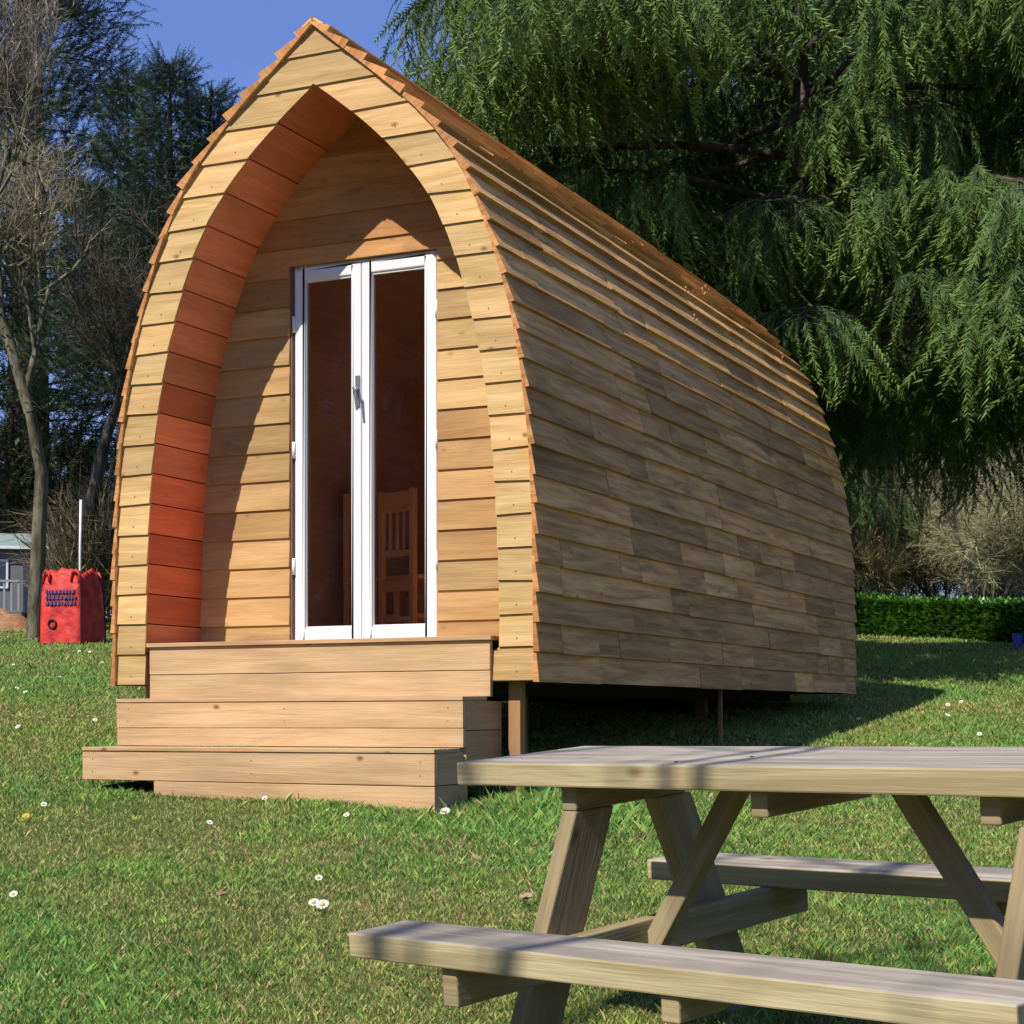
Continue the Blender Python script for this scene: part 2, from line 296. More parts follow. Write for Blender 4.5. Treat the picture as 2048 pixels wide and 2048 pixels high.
# ------------------------------------------------------------------ pod profile
D0 = .4735; LEN = 5.80; ZD = .2042; XC = 1.1515; HO = 3.172; HI = 2.888
_o = np.array([(0, 1.158), (.35, 1.162), (.55, 1.160), (.75, 1.155), (.94, 1.147), (1.13, 1.135), (1.3, 1.115), (1.45, 1.094), (1.59, 1.070), (1.74, 1.038), (1.88, .998), (2.05, .943), (2.2, .882), (2.34, .822), (2.46, .757), (2.63, .622), (2.77, .480), (2.9, .325), (3.045, .150), (3.172, 0)])
_i = np.array([(0, .985), (.2, .985), (.36, .982), (.55, .978), (.75, .970), (.98, .957), (1.16, .940), (1.4, .908), (1.52, .885), (1.65, .858), (1.76, .828), (1.86, .798), (1.97, .765), (2.1, .712), (2.2, .665), (2.3, .610), (2.45, .495), (2.6, .360), (2.75, .185), (2.888, 0)])
def smooth_tab(t):
    z = np.linspace(0, t[-1, 0], 240); h = np.interp(z, t[:, 0], t[:, 1])
    for _ in range(60): h[1:-1] = .25*h[:-2]+.5*h[1:-1]+.25*h[2:]
    return z, h
ZO, HOv = smooth_tab(_o); ZI, HIv = smooth_tab(_i)
ho = lambda z: float(np.interp(z, ZO, HOv)); hi = lambda z: float(np.interp(z, ZI, HIv))

pod = empty('camping_pod', (XC, 0, gz(XC, 0)))
tag(pod, 'arched wooden camping pod with larch front and glazed white door, raised on short posts', 'camping pod')
def onpod(o):
    o.parent = pod; o.matrix_parent_inverse = Matrix.Translation(-pod.location); return o

EXP = .1515
def face_rows(mb, y0, y1, hout, hin, ztop, wedge=.010, zstart=0.0, lapfn=None, xmin=None):
    """horizontal bevel boards between an outer and inner half width; front at y0, back at y1"""
    k = 0; z = zstart; jr = random.Random(5); jj = {-1: (0, 0), 1: (0, 0)}
    while z < ztop-.01:
        j0 = dict(jj); jj = {q_: (jr.uniform(-.004, .004), jr.uniform(-.004, .004)) for q_ in (-1, 1)}
        if k == 0: j0 = {-1: (0, 0), 1: (0, 0)}
        if z+EXP > ztop-.4: c_ = jr.uniform(-.002, .002); jj = {-1: (c_, c_), 1: (c_, c_)}
        zt = min(z+EXP, ztop); tone = [None, None]
        tl = (random.random(), random.random(), random.random()); tr = (random.random(), random.random(), random.random())
        ol = (random.uniform(0, 50), random.uniform(0, 50)); orr = (random.uniform(0, 50), random.uniform(0, 50))
        nj = 5; zz = [z+(zt-z)*j/nj for j in range(nj+1)]
        if z < HI < zt: zz = sorted(set(zz+[HI-1e-4, HI])); nj = len(zz)-1
        for side in (-1, 1):
            solid = hin(zt, side) <= 0.0005 or hin(z, side) <= .0005
            tn, of = (tl, ol) if (side < 0 or solid) else (tr, orr)
            for j in range(nj):
                za, zb = zz[j], zz[j+1]
                fa = 1-(za-z)/EXP; fb = 1-(zb-z)/EXP
                xa0, xa1 = hin(za, side), hout(za); xb0, xb1 = hin(zb, side), hout(zb)
                if xa1-xa0 < .002 and xb1-xb0 < .002: continue
                ya, yb = y0-wedge*fa, y0-wedge*fb
                ta, tb = (za-z)/(zt-z), (zb-z)/(zt-z); ji = lambda t, e: j0[side][e]*(1-t)+jj[side][e]*t
                if zt > ztop-.01: ji = lambda t, e: j0[side][e]*(1-t)
                q = [(XC+side*xa0, ya, za+ji(ta, 0)), (XC+side*xa1, ya, za+ji(ta, 1)), (XC+side*xb1, yb, zb+ji(tb, 1)), (XC+side*xb0, yb, zb+ji(tb, 0))]
                uv = [(of[0]+p[0], of[1]+p[2]) for p in q]
                if side < 0: q = q[::-1]; uv = uv[::-1]
                mb.face(q, uv, tn)
                for (A, B, ha, hb) in ((xa1, xb1, 0, 0), (xa0, xb0, 0, 0)):     # edges into the depth
                    e = [(XC+side*A, ya, za), (XC+side*A, y1, za), (XC+side*B, y1, zb), (XC+side*B, yb, zb)]
                    mb.face(e, [(of[0]+p[1]+9, of[1]+p[2]) for p in e], tn)
            # underside of the proud lower edge
            a0, a1 = hin(z, side), hout(z); e = [(XC+side*a0, y0-wedge, z+j0[side][0]), (XC+side*a1, y0-wedge, z+j0[side][1]), (XC+side*a1, y0+.002, z+j0[side][1]), (XC+side*a0, y0+.002, z+j0[side][0])]
            mb.face(e, [(of[0]+p[0], of[1]+p[1]) for p in e], tn)
        z = zt; k += 1

f = MB()
def hin_face(z, side):
    if z < .14 and side > 0: return .925
    return hi(z) if z < HI else 0.0
face_rows(f, 0.0, .0045, ho, hin_face, HO)
for s in (-1, 1):   # foot blocks' undersides and backing
    f.box((XC+s*(.985 if s < 0 else .925), .001, -.004), (XC+s*1.158, .06, .0), tone=(.3, .5, .5))
fo = onpod(f.build('front_arch', M['face']))
# solid sheet behind the boards so that no light leaks through the laps
def arch_slab(mb, y0, y1, hout, hin, ztop, n=60, tone=(.2, .2, .2)):
    zz = np.linspace(0, ztop, n)
    for s in (-1, 1):
        for a, b in zip(zz[:-1], zz[1:]):
            c = [(XC+s*hin(a), y0, a), (XC+s*hout(a), y0, a), (XC+s*hout(b), y0, b), (XC+s*hin(b), y0, b)]
            for y in (y0, y1): mb.face([(p[0], y, p[2]) for p in c], [(p[0], p[2]) for p in c], tone)
b = MB(); arch_slab(b, .012, .05, lambda z: max(ho(z)-.004, 0), lambda z: hi(z)+.004 if z < HI-.01 else 0., HO-.01)
onpod(b.build('arch_frame', M['post']))

# arched soffit between the front and the recessed wall
r = MB(); z = .0
while z < HI-.01:
    zt = min(z+EXP, HI); zt = HI if HI-zt < .06 else zt; g = .006 if z > 0 else 0
    for s in (-1, 1):
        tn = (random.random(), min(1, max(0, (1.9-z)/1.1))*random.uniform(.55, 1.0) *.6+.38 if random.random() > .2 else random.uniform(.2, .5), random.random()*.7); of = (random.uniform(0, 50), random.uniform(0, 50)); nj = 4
        for j in range(nj):
            za = z+g+(zt-z-g)*j/nj; zb = z+g+(zt-z-g)*(j+1)/nj
            pa, pb = Vector((XC+s*hi(za), 0, za)), Vector((XC+s*hi(zb), 0, zb))
            c = [(pa.x, .0047, za), (pa.x, D0-.001, za), (pb.x, D0-.001, zb), (pb.x, .0047, zb)]
            if s > 0: c = c[::-1]
            r.face(c, [(of[0]+p[1], of[1]+p[2]) for p in c], tn)
            if j == 0 and g:
                e = [(pa.x, .0047, za), (pa.x, D0-.001, za), (pa.x+s*.012, D0-.001, za), (pa.x+s*.012, .0047, za)]
                r.face(e, [(of[0]+p[1], of[1]+p[0]) for p in e], tn)
            if j == nj-1:
                e = [(pb.x, .0047, zb), (pb.x, D0-.001, zb), (pb.x+s*.012, D0-.001, zb), (pb.x+s*.012, .0047, zb)]
                r.face(e, [(of[0]+p[1], of[1]+p[0]) for p in e], tn)
    z = zt
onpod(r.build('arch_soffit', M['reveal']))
bk = MB(); zz = np.linspace(0, HI, 60)
for s in (-1, 1):
    for a, c_ in zip(zz[:-1], zz[1:]):
        p = [(XC+s*(hi(a)+.012), .0505, a), (XC+s*(hi(a)+.012), D0+.02, a), (XC+s*(hi(c_)+.012), D0+.02, c_), (XC+s*(hi(c_)+.012), .0505, c_)]
        bk.face(p, [(q[1], q[2]) for q in p], (.1, .1, .1))
onpod(bk.build('soffit_backing', M['dark']))

# recessed wall with the door opening
DX0, DX1, DZ1 = .7284, 1.5721, ZD+1.955
w = MB(); z = ZD-.045
def wpiece(xa0, xa1, xb0, xb1, za, zb, y_a, y_b, tn, of):
    c = [(xa0, y_a, za), (xa1, y_a, za), (xb1, y_b, zb), (xb0, y_b, zb)]
    w.face(c, [(of[0]+p[0], of[1]+p[2]) for p in c], tn)
WT = .026
while z < HI-.01:
    zt = min(z+EXP*.985, HI); rows = [z, zt]
    if z < DZ1 < zt: rows = [z, DZ1, zt]
    hr = random.uniform(.55, 1) if z > 1.9 else random.uniform(0, .5); tl = (random.random()*.8, hr, random.random()); tr = (random.random(), random.uniform(0, .5), random.random())  # upper boards redder: shade and soffit bounce put into their hue
    ol = (random.uniform(0, 50), random.uniform(0, 50)); orr = (random.uniform(0, 50), random.uniform(0, 50))
    full = DZ1 <= z+1e-6
    for ri in range(len(rows)-1):
        A, B = rows[ri], rows[ri+1]; op = B <= DZ1+1e-6; nj = 4
        for j in range(nj):
            za = A+(B-A)*j/nj; zb = A+(B-A)*(j+1)/nj; ya = D0-.011*(1-(za-z)/EXP); yb = D0-.011*(1-(zb-z)/EXP)
            ha, hb = max(hi(za), 0), max(hi(zb), 0)
            if op:
                wpiece(XC-ha, DX0-.012, XC-hb, DX0-.012, za, zb, ya, yb, tl, ol); wpiece(DX1+.002, XC+ha, DX1+.002, XC+hb, za, zb, ya, yb, tr, orr)
                for X, t_, o_ in ((DX0-.012, tl, ol), (DX1+.002, tr, orr)):
                    e = [(X, ya, za), (X, D0+WT, za), (X, D0+WT, zb), (X, yb, zb)]; w.face(e, [(o_[0]+p[1], o_[1]+p[2]) for p in e], t_)
            else: wpiece(XC-ha, XC+ha, XC-hb, XC+hb, za, zb, ya, yb, tl, ol)
        ya = D0-.011*(1-(A-z)/EXP); ha = hi(A)
        if A == z:
            for X0, X1 in (((XC-ha, DX0-.012), (DX1+.002, XC+ha)) if op else ((XC-ha, XC+ha),)):
                e = [(X0, ya, A), (X1, ya, A), (X1, D0+.002, A), (X0, D0+.002, A)]; w.face(e, [(p[0], p[1]) for p in e], tl)
        elif A == DZ1:
            e = [(DX0-.012, ya, A), (DX1+.002, ya, A), (DX1+.002, D0+WT, A), (DX0-.012, D0+WT, A)]; w.face(e, [(p[0], p[1]) for p in e], tl)
    z = zt
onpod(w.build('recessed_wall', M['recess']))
# backing of the wall (keeps daylight out of the pod)
k = MB()
zz = np.linspace(ZD-.05, HI, 50)
for a, c_ in zip(zz[:-1], zz[1:]):
    ha, hb = hi(a)+.01, hi(c_)+.01
    segs = [(XC-ha, DX0-.0, XC-hb, DX0-.0), (DX1, XC+ha, DX1, XC+hb)] if c_ < DZ1 else [(XC-ha, XC+ha, XC-hb, XC+hb)]
    for (x0, x1, x2, x3) in segs:
        for y in (D0+WT+.002, D0+.09):
            p = [(x0, y, a), (x1, y, a), (x3, y, c_), (x2, y, c_)]; k.face(p, [(q[0], q[2]) for q in p], (.3, .3, .3))
onpod(k.build('inner_wall', M['inside']))
# trim at the left of the opening
t = MB(); t.box((DX0-.0115, D0+.004, ZD), (DX0-.001, D0+WT+.05, DZ1)); t.box((DX0-.0115, D0+.004, DZ1+.0005), (DX1+.0015, D0+WT+.05, DZ1+.008)); onpod(t.build('door_lining', M['trim']))

# cladding courses
def outline():
    pts = [(HOv[i], ZO[i]) for i in range(len(ZO))]; s = [0]
    for a, b_ in zip(pts[:-1], pts[1:]): s.append(s[-1]+math.hypot(b_[0]-a[0], b_[1]-a[1]))
    return np.array(pts), np.array(s)
OP, OS = outline(); TOT = OS[-1]
def at_s(s):
    s = max(-.02, min(s, TOT+.05)); h = np.interp(s, OS, OP[:, 0]); z = np.interp(s, OS, OP[:, 1])
    if s > TOT: 
        d = OP[-1]-OP[-3]; d = d/np.linalg.norm(d); h, z = OP[-1]+d*(s-TOT)
    if s < 0: z = s
    s0, s1 = max(s-.06, 0), min(s+.06, TOT); a = np.array([np.interp(s0, OS, OP[:, 0]), np.interp(s0, OS, OP[:, 1])]); b_ = np.array([np.interp(s1, OS, OP[:, 0]), np.interp(s1, OS, OP[:, 1])])
    t_ = (b_-a)/np.linalg.norm(b_-a); return float(h), float(z), float(t_[1]), float(-t_[0])   # outward normal (nx, nz)
def cladding(side, name):
    mb = MB(); s = -.005; ex = .1335; kk = 0
    while s < TOT-.02:
        st = min(s+ex+.03, TOT+(.012 if side > 0 else .0)); y = -.022+random.uniform(-.006, .006); first = True
        while y < LEN:
            ln = random.choice((.28, .45, .6, .75, .9, 1.2, 1.5)) if side > 0 else 2.2
            y1 = min(y+ln, LEN+.022+random.uniform(-.006, .006)) if y+ln < LEN-.15 else LEN+.022+random.uniform(-.008, .008)
            dt = random.uniform(-.003, .004); ds = random.uniform(-.004, .004)
            h0, z0, nx0, nz0 = at_s(s+ds); h1, z1, nx1, nz1 = at_s(st)
            T0 = .030+.018*min(1, max(0, (s-1.9)/.9))+dt; T1 = .010
            c = []
            for yy in (y, y1-.0035):
                c += [(XC+side*h0, yy, z0), (XC+side*(h0+nx0*T0), yy, z0+nz0*T0), (XC+side*(h1+nx1*T1), yy, z1+nz1*T1), (XC+side*h1, yy, z1)]
            mb.hexa(c, y1-y); mb.t[-1] = mb.t[-2] = (mb.t[-1][0]*.5+.4, 9.0, 0)
            y = y1
            if y >= LEN-.01: break
        s += ex; kk += 1
    return onpod(mb.build(name, M['clad']))
cladding(1, 'side_cladding'); cladding(-1, 'side_cladding')
# curved sheathing under the cladding, rear wall
sh = MB(); zz = np.linspace(0, HO, 60)
for s in (-1, 1):
    for a, c_ in zip(zz[:-1], zz[1:]):
        p = [(XC+s*(ho(a)-.001), .0505, a), (XC+s*(ho(a)-.001), LEN, a), (XC+s*(ho(c_)-.001), LEN, c_), (XC+s*(ho(c_)-.001), .0505, c_)]
        sh.face(p, [(q[1], q[2]) for q in p], (.3, .3, .3))
onpod(sh.build('sheathing', M['dark']))
rw = MB(); face_rows(rw, LEN, LEN-.02, ho, lambda z, s: 0.0, HO, wedge=-.012); onpod(rw.build('rear_wall', M['recess']))
for (ys, ss_) in ((3.2, 2.55), (3.9, 2.75), (4.4, 2.95), (3.0, 2.3), (5.2, 2.5)):
    h_, z_, nx_, nz_ = at_s(ss_); c_ = Vector((XC+h_+nx_*.045, ys, z_+nz_*.045)); mb = MB()
    mb.tube([c_+Vector((.012*math.cos(t)*nx_, .03*t-.06, .018*math.sin(t*1.7))) for t in np.linspace(0, 4, 9)], .004, n=5); onpod(mb.build('wood_shaving', M['face']))
rc = MB()
for s in (-1, 1):
    rc.hexa([(XC-s*.004, -.02, HO+.026), (XC+s*.055, -.02, HO-.012), (XC+s*.060, -.02, HO-.002), (XC-s*.004, -.02, HO+.040),
             (XC-s*.004, LEN+.02, HO+.026), (XC+s*.055, LEN+.02, HO-.012), (XC+s*.060, LEN+.02, HO-.002), (XC-s*.004, LEN+.02, HO+.040)], LEN)
onpod(rc.build('ridge_cap', M['clad']))
# inner lining and floors
il = MB(); zz = np.linspace(ZD, HI+.02, 40)
for s in (-1, 1):
    for a, c_ in zip(zz[:-1], zz[1:]):
        ha, hb = hi(a)+.03 if a < HI else 0, hi(c_)+.03 if c_ < HI else 0
        p = [(XC+s*ha, D0+.0905, a), (XC+s*ha, LEN-.06, a), (XC+s*hb, LEN-.06, c_), (XC+s*hb, D0+.0905, c_)]
        il.face(p, [(q[1], q[2]) for q in p], (.4, .4, .4))
        p = [(XC, LEN-.061, a), (XC+s*ha, LEN-.061, a), (XC+s*hb, LEN-.061, c_), (XC, LEN-.061, c_)]; il.face(p, [(q[0], q[2]) for q in p], (.4, .4, .4))
for i in range(17):
    x0 = XC-.98+i*.1155; m_ = max(abs(x0-XC), abs(x0+.111-XC)); zt_ = float(np.interp(m_, HIv[::-1], ZI[::-1])); il.box((x0, 3.3, ZD), (x0+.111, 3.32, max(ZD+.1, zt_-.01)), axis=2)  # plank partition added closer to the door to brighten the view inside
onpod(il.build('inner_lining', M['inside']))
fl = MB()
for i in range(18):
    x0 = XC-.985+i*.1095; fl.box((x0, D0+.0, ZD-.025), (x0+.106, LEN-.062, ZD-.002))
onpod(fl.build('floor', M['inside']))
dk = MB()
for i in range(4):
    y0 = -.045+i*.13; dk.box((.200 if i == 0 else XC-.985, y0, ZD-.020), (2.112 if i == 0 else XC+.985, min(y0+.126, D0+.02), ZD))
onpod(dk.build('deck_floor', M['step'], bevel=.002))
dr = MB(); dr.box((.2104, -.030, .048), (2.0999, .0, ZD-.021), tone=(.6, .4, .5)); dr.box((.2104, -.027, -.074+.001), (2.0999, .0, .045), tone=(.5, .1, .6))
onpod(dr.build('deck_riser', M['step'], bevel=.002))
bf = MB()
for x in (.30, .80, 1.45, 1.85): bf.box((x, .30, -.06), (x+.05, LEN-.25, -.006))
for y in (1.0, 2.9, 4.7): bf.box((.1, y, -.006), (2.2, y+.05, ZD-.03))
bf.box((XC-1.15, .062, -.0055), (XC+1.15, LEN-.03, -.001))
onpod(bf.build('floor_bearer', M['dark']))  # near-black colour stands in for the shade under the floor
def post(x, y, w_, top=-.005):
    p = MB(); p.box((x-w_/2, y-w_/2, gz(x, y)-.1), (x+w_/2, y+w_/2, top), axis=2); return onpod(p.build('post', M['post'], bevel=.002))
for (x, y, w_) in ((2.175, .10, .060), (2.23, 2.9, .022), (.15, .10, .07), (1.5, 1.6, .07), (.7, 2.4, .07), (.14, 3.0, .07), (1.6, 4.4, .07), (.14, 5.0, .07)): post(x, y, w_)

def nail(x, y, z):
    n_ = MB(); n_.tube([(x, y+.002, z), (x, y-.0012, z)], [.0032, .0028], n=8); return n_
for z_ in np.arange(.075, 2.7, EXP):
    for s_ in (-1, 1):
        xm = (ho(z_)+hi(z_))/2
        onpod(nail(XC+s_*xm, -.0095, z_-.035).build('nail', M['steel']))
# ---------------- door
dy = D0+WT; door = MB()
fr = MB()   # outer frame: head, sill, jambs
fr.box((DX0, dy, ZD), (DX0+.022, dy+.06, DZ1)); fr.box((DX1-.022, dy, ZD), (DX1, dy+.06, DZ1))
fr.box((DX0+.022, dy, DZ1-.030), (DX1-.022, dy+.06, DZ1)); fr.box((DX0+.022, dy, ZD), (DX1-.022, dy+.06, ZD+.028))
dfo = onpod(fr.build('door_frame', M['white'], bevel=.003))
def leaf(x0, x1, z0, z1, st, hinge):
    l = MB(); y0 = dy-.012; y1 = dy+.035
    l.box((x0, y0, z0), (x0+st[0], y1, z1)); l.box((x1-st[1], y0, z0), (x1, y1, z1))
    l.box((x0+st[0], y0, z1-.055), (x1-st[1], y1, z1)); l.box((x0+st[0], y0, z0), (x1-st[1], y1, z0+.072))
    o = onpod(l.build('door_leaf', M['white'], bevel=.006))
    bd = MB(); q = .010
    a0, a1, b0, b1 = x0+st[0], x1-st[1], z0+.072, z1-.055
    bd.box((a0, y0+.009, b0), (a0+q, y0+.03, b1)); bd.box((a1-q, y0+.009, b0), (a1, y0+.03, b1)); bd.box((a0+q, y0+.009, b1-q), (a1-q, y0+.03, b1)); bd.box((a0+q, y0+.009, b0), (a1-q, y0+.03, b0+q))
    bb = bd.build('glazing_bead', M['white']); bb.parent = o
    g = MB(); g.box((a0+.004, y0+.022, b0+.004), (a1-.004, y0+.0235, b1-.004)); gg = g.build('glass', M['glass']); gg.parent = o
    for zz_ in (.35, .95, 1.6):
        h = MB(); X = x0 if hinge < 0 else x1; h.tube([(X+hinge*.004, y0-.004, z0+zz_), (X+hinge*.004, y0-.004, z0+zz_+.085)], .009); ho_ = h.build('hinge', M['white'], smooth=True); ho_.parent = o
    return o
XM = 1.132
l1 = leaf(DX0+.010, XM-.002, ZD+.012, DZ1-.022, (.052, .050), -1)
l2 = leaf(XM+.002, DX1-.012, ZD+.012, DZ1-.022, (.050, .060), 1)
hn = MB(); hz = ZD+1.26; hx = XM-.020
hn.box((hx-.012, dy-.020, hz-.06), (hx+.012, dy-.0125, hz+.10)); hn.tube([(hx, dy-.02, hz+.03), (hx, dy-.055, hz+.03), (hx+.012, dy-.062, hz+.02), (hx+.022, dy-.060, hz-.085)], [.009, .009, .010, .007])
ho2 = hn.build('handle', M['steel'], bevel=.001); ho2.parent = l1

# ------------------------------------------------------------------ steps
steps = empty('timber_steps', (1.14, -.3, gz(1.14, -.3)))
tag(steps, 'pale sawn timber entrance steps in two broad treads below the pod door', 'steps')
def onst(o):
    o.parent = steps; o.matrix_parent_inverse = Matrix.Translation(-steps.location); return o
s2 = MB(); X0, X1 = .1963, 2.0849
s2.box((X0, -.275, -.215), (X1, -.245, -.094), tone=(.7, .6, .35)); s2.box((X0+.002, -.273, -.302), (X1, -.245, -.2175), tone=(.35, .3, .95))
onst(s2.build('riser', M['step'], bevel=.002))
s = MB(); s.box((X0, -.280, -.0925), (X1+.001, -.156, -.075), tone=(.5, .5, .9)); s.box((X0, -.152, -.0925), (X1+.001, -.031, -.075)); onst(s.build('tread', M['step'], bevel=.002))
for bx in (((X1-.030, -.244, -.0935), (X1, .124, -.225)), ((X1-.030, -.244, -.228), (X1, .124, -.46)), ((X0, -.244, -.0935), (X0+.03, .1, -.46))):
    s = MB(); s.box(*bx, tone=(.25, .6, .7), axis=1); onst(s.build('side_board', M['step'], bevel=.002))
s3 = MB(); X0, X1 = .1855, 2.0699
s3.hexa([(X0, -.52, -.458), (X0, -.49, -.458), (X0, -.49, -.324), (X0, -.52, -.324), (X1, -.52, -.464), (X1, -.49, -.464), (X1, -.49, -.324), (X1, -.52, -.324)], 1.9, tone=(.9, .5, .3))
s3.hexa([(.5975, -.518, -.525), (.5975, -.49, -.525), (.5975, -.49, -.462), (.5975, -.518, -.462), (X1, -.518, -.578), (X1, -.49, -.578), (X1, -.49, -.468), (X1, -.518, -.468)], 1.5, tone=(.55, .9, .5))
onst(s3.build('riser', M['step'], bevel=.002))
for zz_ in (-.36, -.42):
    for xx_ in (X0+.06, X0+.95, X1-.07): onst(nail(xx_, -.5205, zz_).build('screw', M['steel']))
for zz_ in (-.125, -.185):
    for xx_ in (X0+.08, X0+.97, X1-.06): onst(nail(xx_, -.2755, zz_).build('screw', M['steel']))
s = MB(); s.box((X0, -.526, -.322), (X1+.001, -.40, -.305), tone=(.6, .5, .8)); s.box((X0, -.396, -.322), (X1+.001, -.276, -.305)); onst(s.build('tread', M['step'], bevel=.002))
for bx in (((X1-.030, -.489, -.323), (X1, -.20, -.462)), ((X1-.030, -.489, -.466), (X1, -.20, -.60)), ((X0, -.489, -.323), (X0+.03, -.20, -.462))):
    s = MB(); s.box(*bx, tone=(.25, .6, .7), axis=1); onst(s.build('side_board', M['step'], bevel=.002))

# ------------------------------------------------------------------ picnic table
TS = 1.15
To = Vector((3.99516, -4.12839, -.254348)); To = CAM+(To-CAM)*TS
TR = ((.95317548, -.30230396, .00829623), (.30099732, .95099711, .07074678), (-.02927673, -.06493695, .99745981))
TMX = Matrix(((TR[0][0], TR[1][0], TR[2][0], To.x), (TR[0][1], TR[1][1], TR[2][1], To.y), (TR[0][2], TR[1][2], TR[2][2], To.z), (0, 0, 0, 1)))
table = bpy.data.objects.new('picnic_table', None); COL.objects.link(table); table.matrix_world = TMX @ Matrix.Translation((.7*TS, .2*TS, -.70))
tag(table, 'weathered wooden picnic table with attached benches standing on the grass', 'picnic table')
TI = Matrix.Translation((-.7*TS, -.2*TS, .70)) 
def ont(mb, name, mat, bevel=.004):
    mb.v = [tuple(TI @ (Vector(p)*TS)) for p in mb.v]; o = mb.build(name, mat, bevel=bevel); o.parent = table; return o
def ontj(mb, name, mat, bevel=.004): return ont(mb, name, mat, bevel)
TW, TT, TL = .394, .045, 1.40
tt = MB(); pw = (TW-.006*3)/4
for i in range(4): tt.box((random.uniform(0, .004) if i else 0, i*(pw+.006), -TT), (TL, i*(pw+.006)+pw, 0), tone=(.5, .3, .5))
ont(tt, 'tabletop', M['tabletop'])
def bench(y0, x0):
    b_ = MB(); b_.box((x0, y0, -.276-TT), (TL-.03, y0+.151, -.276), tone=(.6, .3, .5)); return ont(b_, 'bench', M['tabletop'])
bench(-.368, .062); bench(.611, -.017)
GZ = lambda: -1.0
c0 = .248; LC = .872; ZB = -.276-TT          # underside of the benches
for x, ln in ((c0, TW-.02), (c0+LC/2, TW-.02), (c0+LC, TW-.02)):
    c = MB(); c.box((x, .028, -TT-.048), (x+.036, ln, -TT-.0005)); ont(c, 'cleat', M['table'])
LEGZ = -.655
for x, lo in ((c0, 0), (c0+LC, .066)):
    for (yt, yb) in ((.085, -.185), (.335, .585)):
        lg = MB(); x0_ = x; x = x+lo; d = Vector((0, yb-yt, LEGZ+TT+.048)).normalized(); hv = Vector((0, d.z, -d.y))*.052
        a = Vector((x+.018, yt, -TT-.0485)); e = Vector((x+.018, yb, LEGZ))
        # horizontal cuts at the top and the foot
        hw = .052/abs(d.z); c = [Vector((x, a.y-hw, a.z)), Vector((x+.036, a.y-hw, a.z)), Vector((x+.036, a.y+hw, a.z)), Vector((x, a.y+hw, a.z))]
        c += [q + Vector((0, e.y-a.y, e.z-a.z)) for q in c]
        lg.hexa(c, (e-a).length); ont(lg, 'leg', M['table']); x = x0_
    bm_ = MB(); bm_.box((x+.0365, -.355, ZB-.070), (x+.0725, .745, ZB-.0005)); ont(bm_, 'bench_bearer', M['table'])
for x in (c0-.0+.49, ):
    for y0 in (-.36, .62):
        c = MB(); c.box((x+.03, y0, ZB-.045), (x+.066, y0+.13, ZB-.0005)); ont(c, 'bench_cleat', M['table'])
for (xt, xb) in ((.548, .322), (.885, 1.10)):
    br = MB(); a = Vector((xt, TW/2, -TT-.001)); e = Vector((xb, TW/2, -.375)); hw = .019*1.35
    c = [Vector((a.x-hw, a.y-.018, a.z)), Vector((a.x+hw, a.y-.018, a.z)), Vector((a.x+hw, a.y+.018, a.z)), Vector((a.x-hw, a.y+.018, a.z))]
    c += [q+(e-a) for q in c]; br.hexa(c, (e-a).length); ont(br, 'brace', M['table'])
for x, lo in ((c0, 0), (c0+LC, .066)):
    for yb_, zb_ in ((-.085, ZB-.035), (.485, ZB-.035), (.10, -TT-.02), (.32, -TT-.02)):
        bo = MB(); bo.tube([(x+lo-.0005, yb_, zb_), (x+lo-.004, yb_, zb_)], [.009, .008], n=10); ont(bo, 'bolt', M['steel'], bevel=0)
for (x, y) in ((.51, .05), (.60, .16)):
    bo = MB(); bo.tube([(x, y, -.001), (x, y, .0015)], .004, n=8); ont(bo, 'screw', M['dark'], bevel=0)

# ------------------------------------------------------------------ chairs in the pod
def make_chair():
    c = empty('dining_chair')
    W, Dp, H = .30, .34, .95
    def P(name, *bx):
        m = MB()
        for q in bx: m.box(*q)
        return m.build(name, M['chair'], c, bevel=.003)
    for x in (0, W-.035):
        P('leg', ((x, Dp-.035, 0), (x+.035, Dp, .43)))
        P('back_post', ((x, 0, 0), (x+.035, .035, H)))
    P('seat', ((-.005, .0355, .43), (W+.005, Dp+.01, .455)))
    P('seat_rail', ((.0355, .005, .36), (W-.0355, .025, .4295))); P('seat_rail', ((.0355, Dp-.03, .36), (W-.0355, Dp-.008, .4295)))
    P('top_rail', ((.0355, .006, H-.13), (W-.0355, .028, H-.01))); P('lower_rail', ((.0355, .008, .56), (W-.0355, .026, .60)))
    for i in range(3):
        x = .0355+(W-.071)*(i+1)/4; P('slat', ((x-.011, .010, .6005), (x+.011, .022, H-.1305)))
    [P('stretcher', q) for q in (((.0355, .008, .18), (W-.0355, .024, .21)), ((.008, .0355, .2), (.026, Dp-.0355, .23)), ((W-.026, .0355, .2), (W-.008, Dp-.0355, .23)))]
    return c
ch = make_chair(); ch.location = (.50, 1.78, ZD-.001); ch.rotation_euler = (0, 0, rad(-18))
tag(ch, 'slatted wooden chair with its back to the door, seen through the right pane', 'chair', 'dining chairs inside the pod')
ch2 = copy_tree(ch); ch2.location = (-.02, 2.20, ZD-.001); ch2.rotation_euler = (0, 0, rad(-75))
tag(ch2, 'slatted wooden chair seen side-on through the left pane of the door', 'chair', 'dining chairs inside the pod')
# shift second chair so that its back stays inside the pod
ch2.location = (.20, 2.05, ZD-.001)

exec_later = []
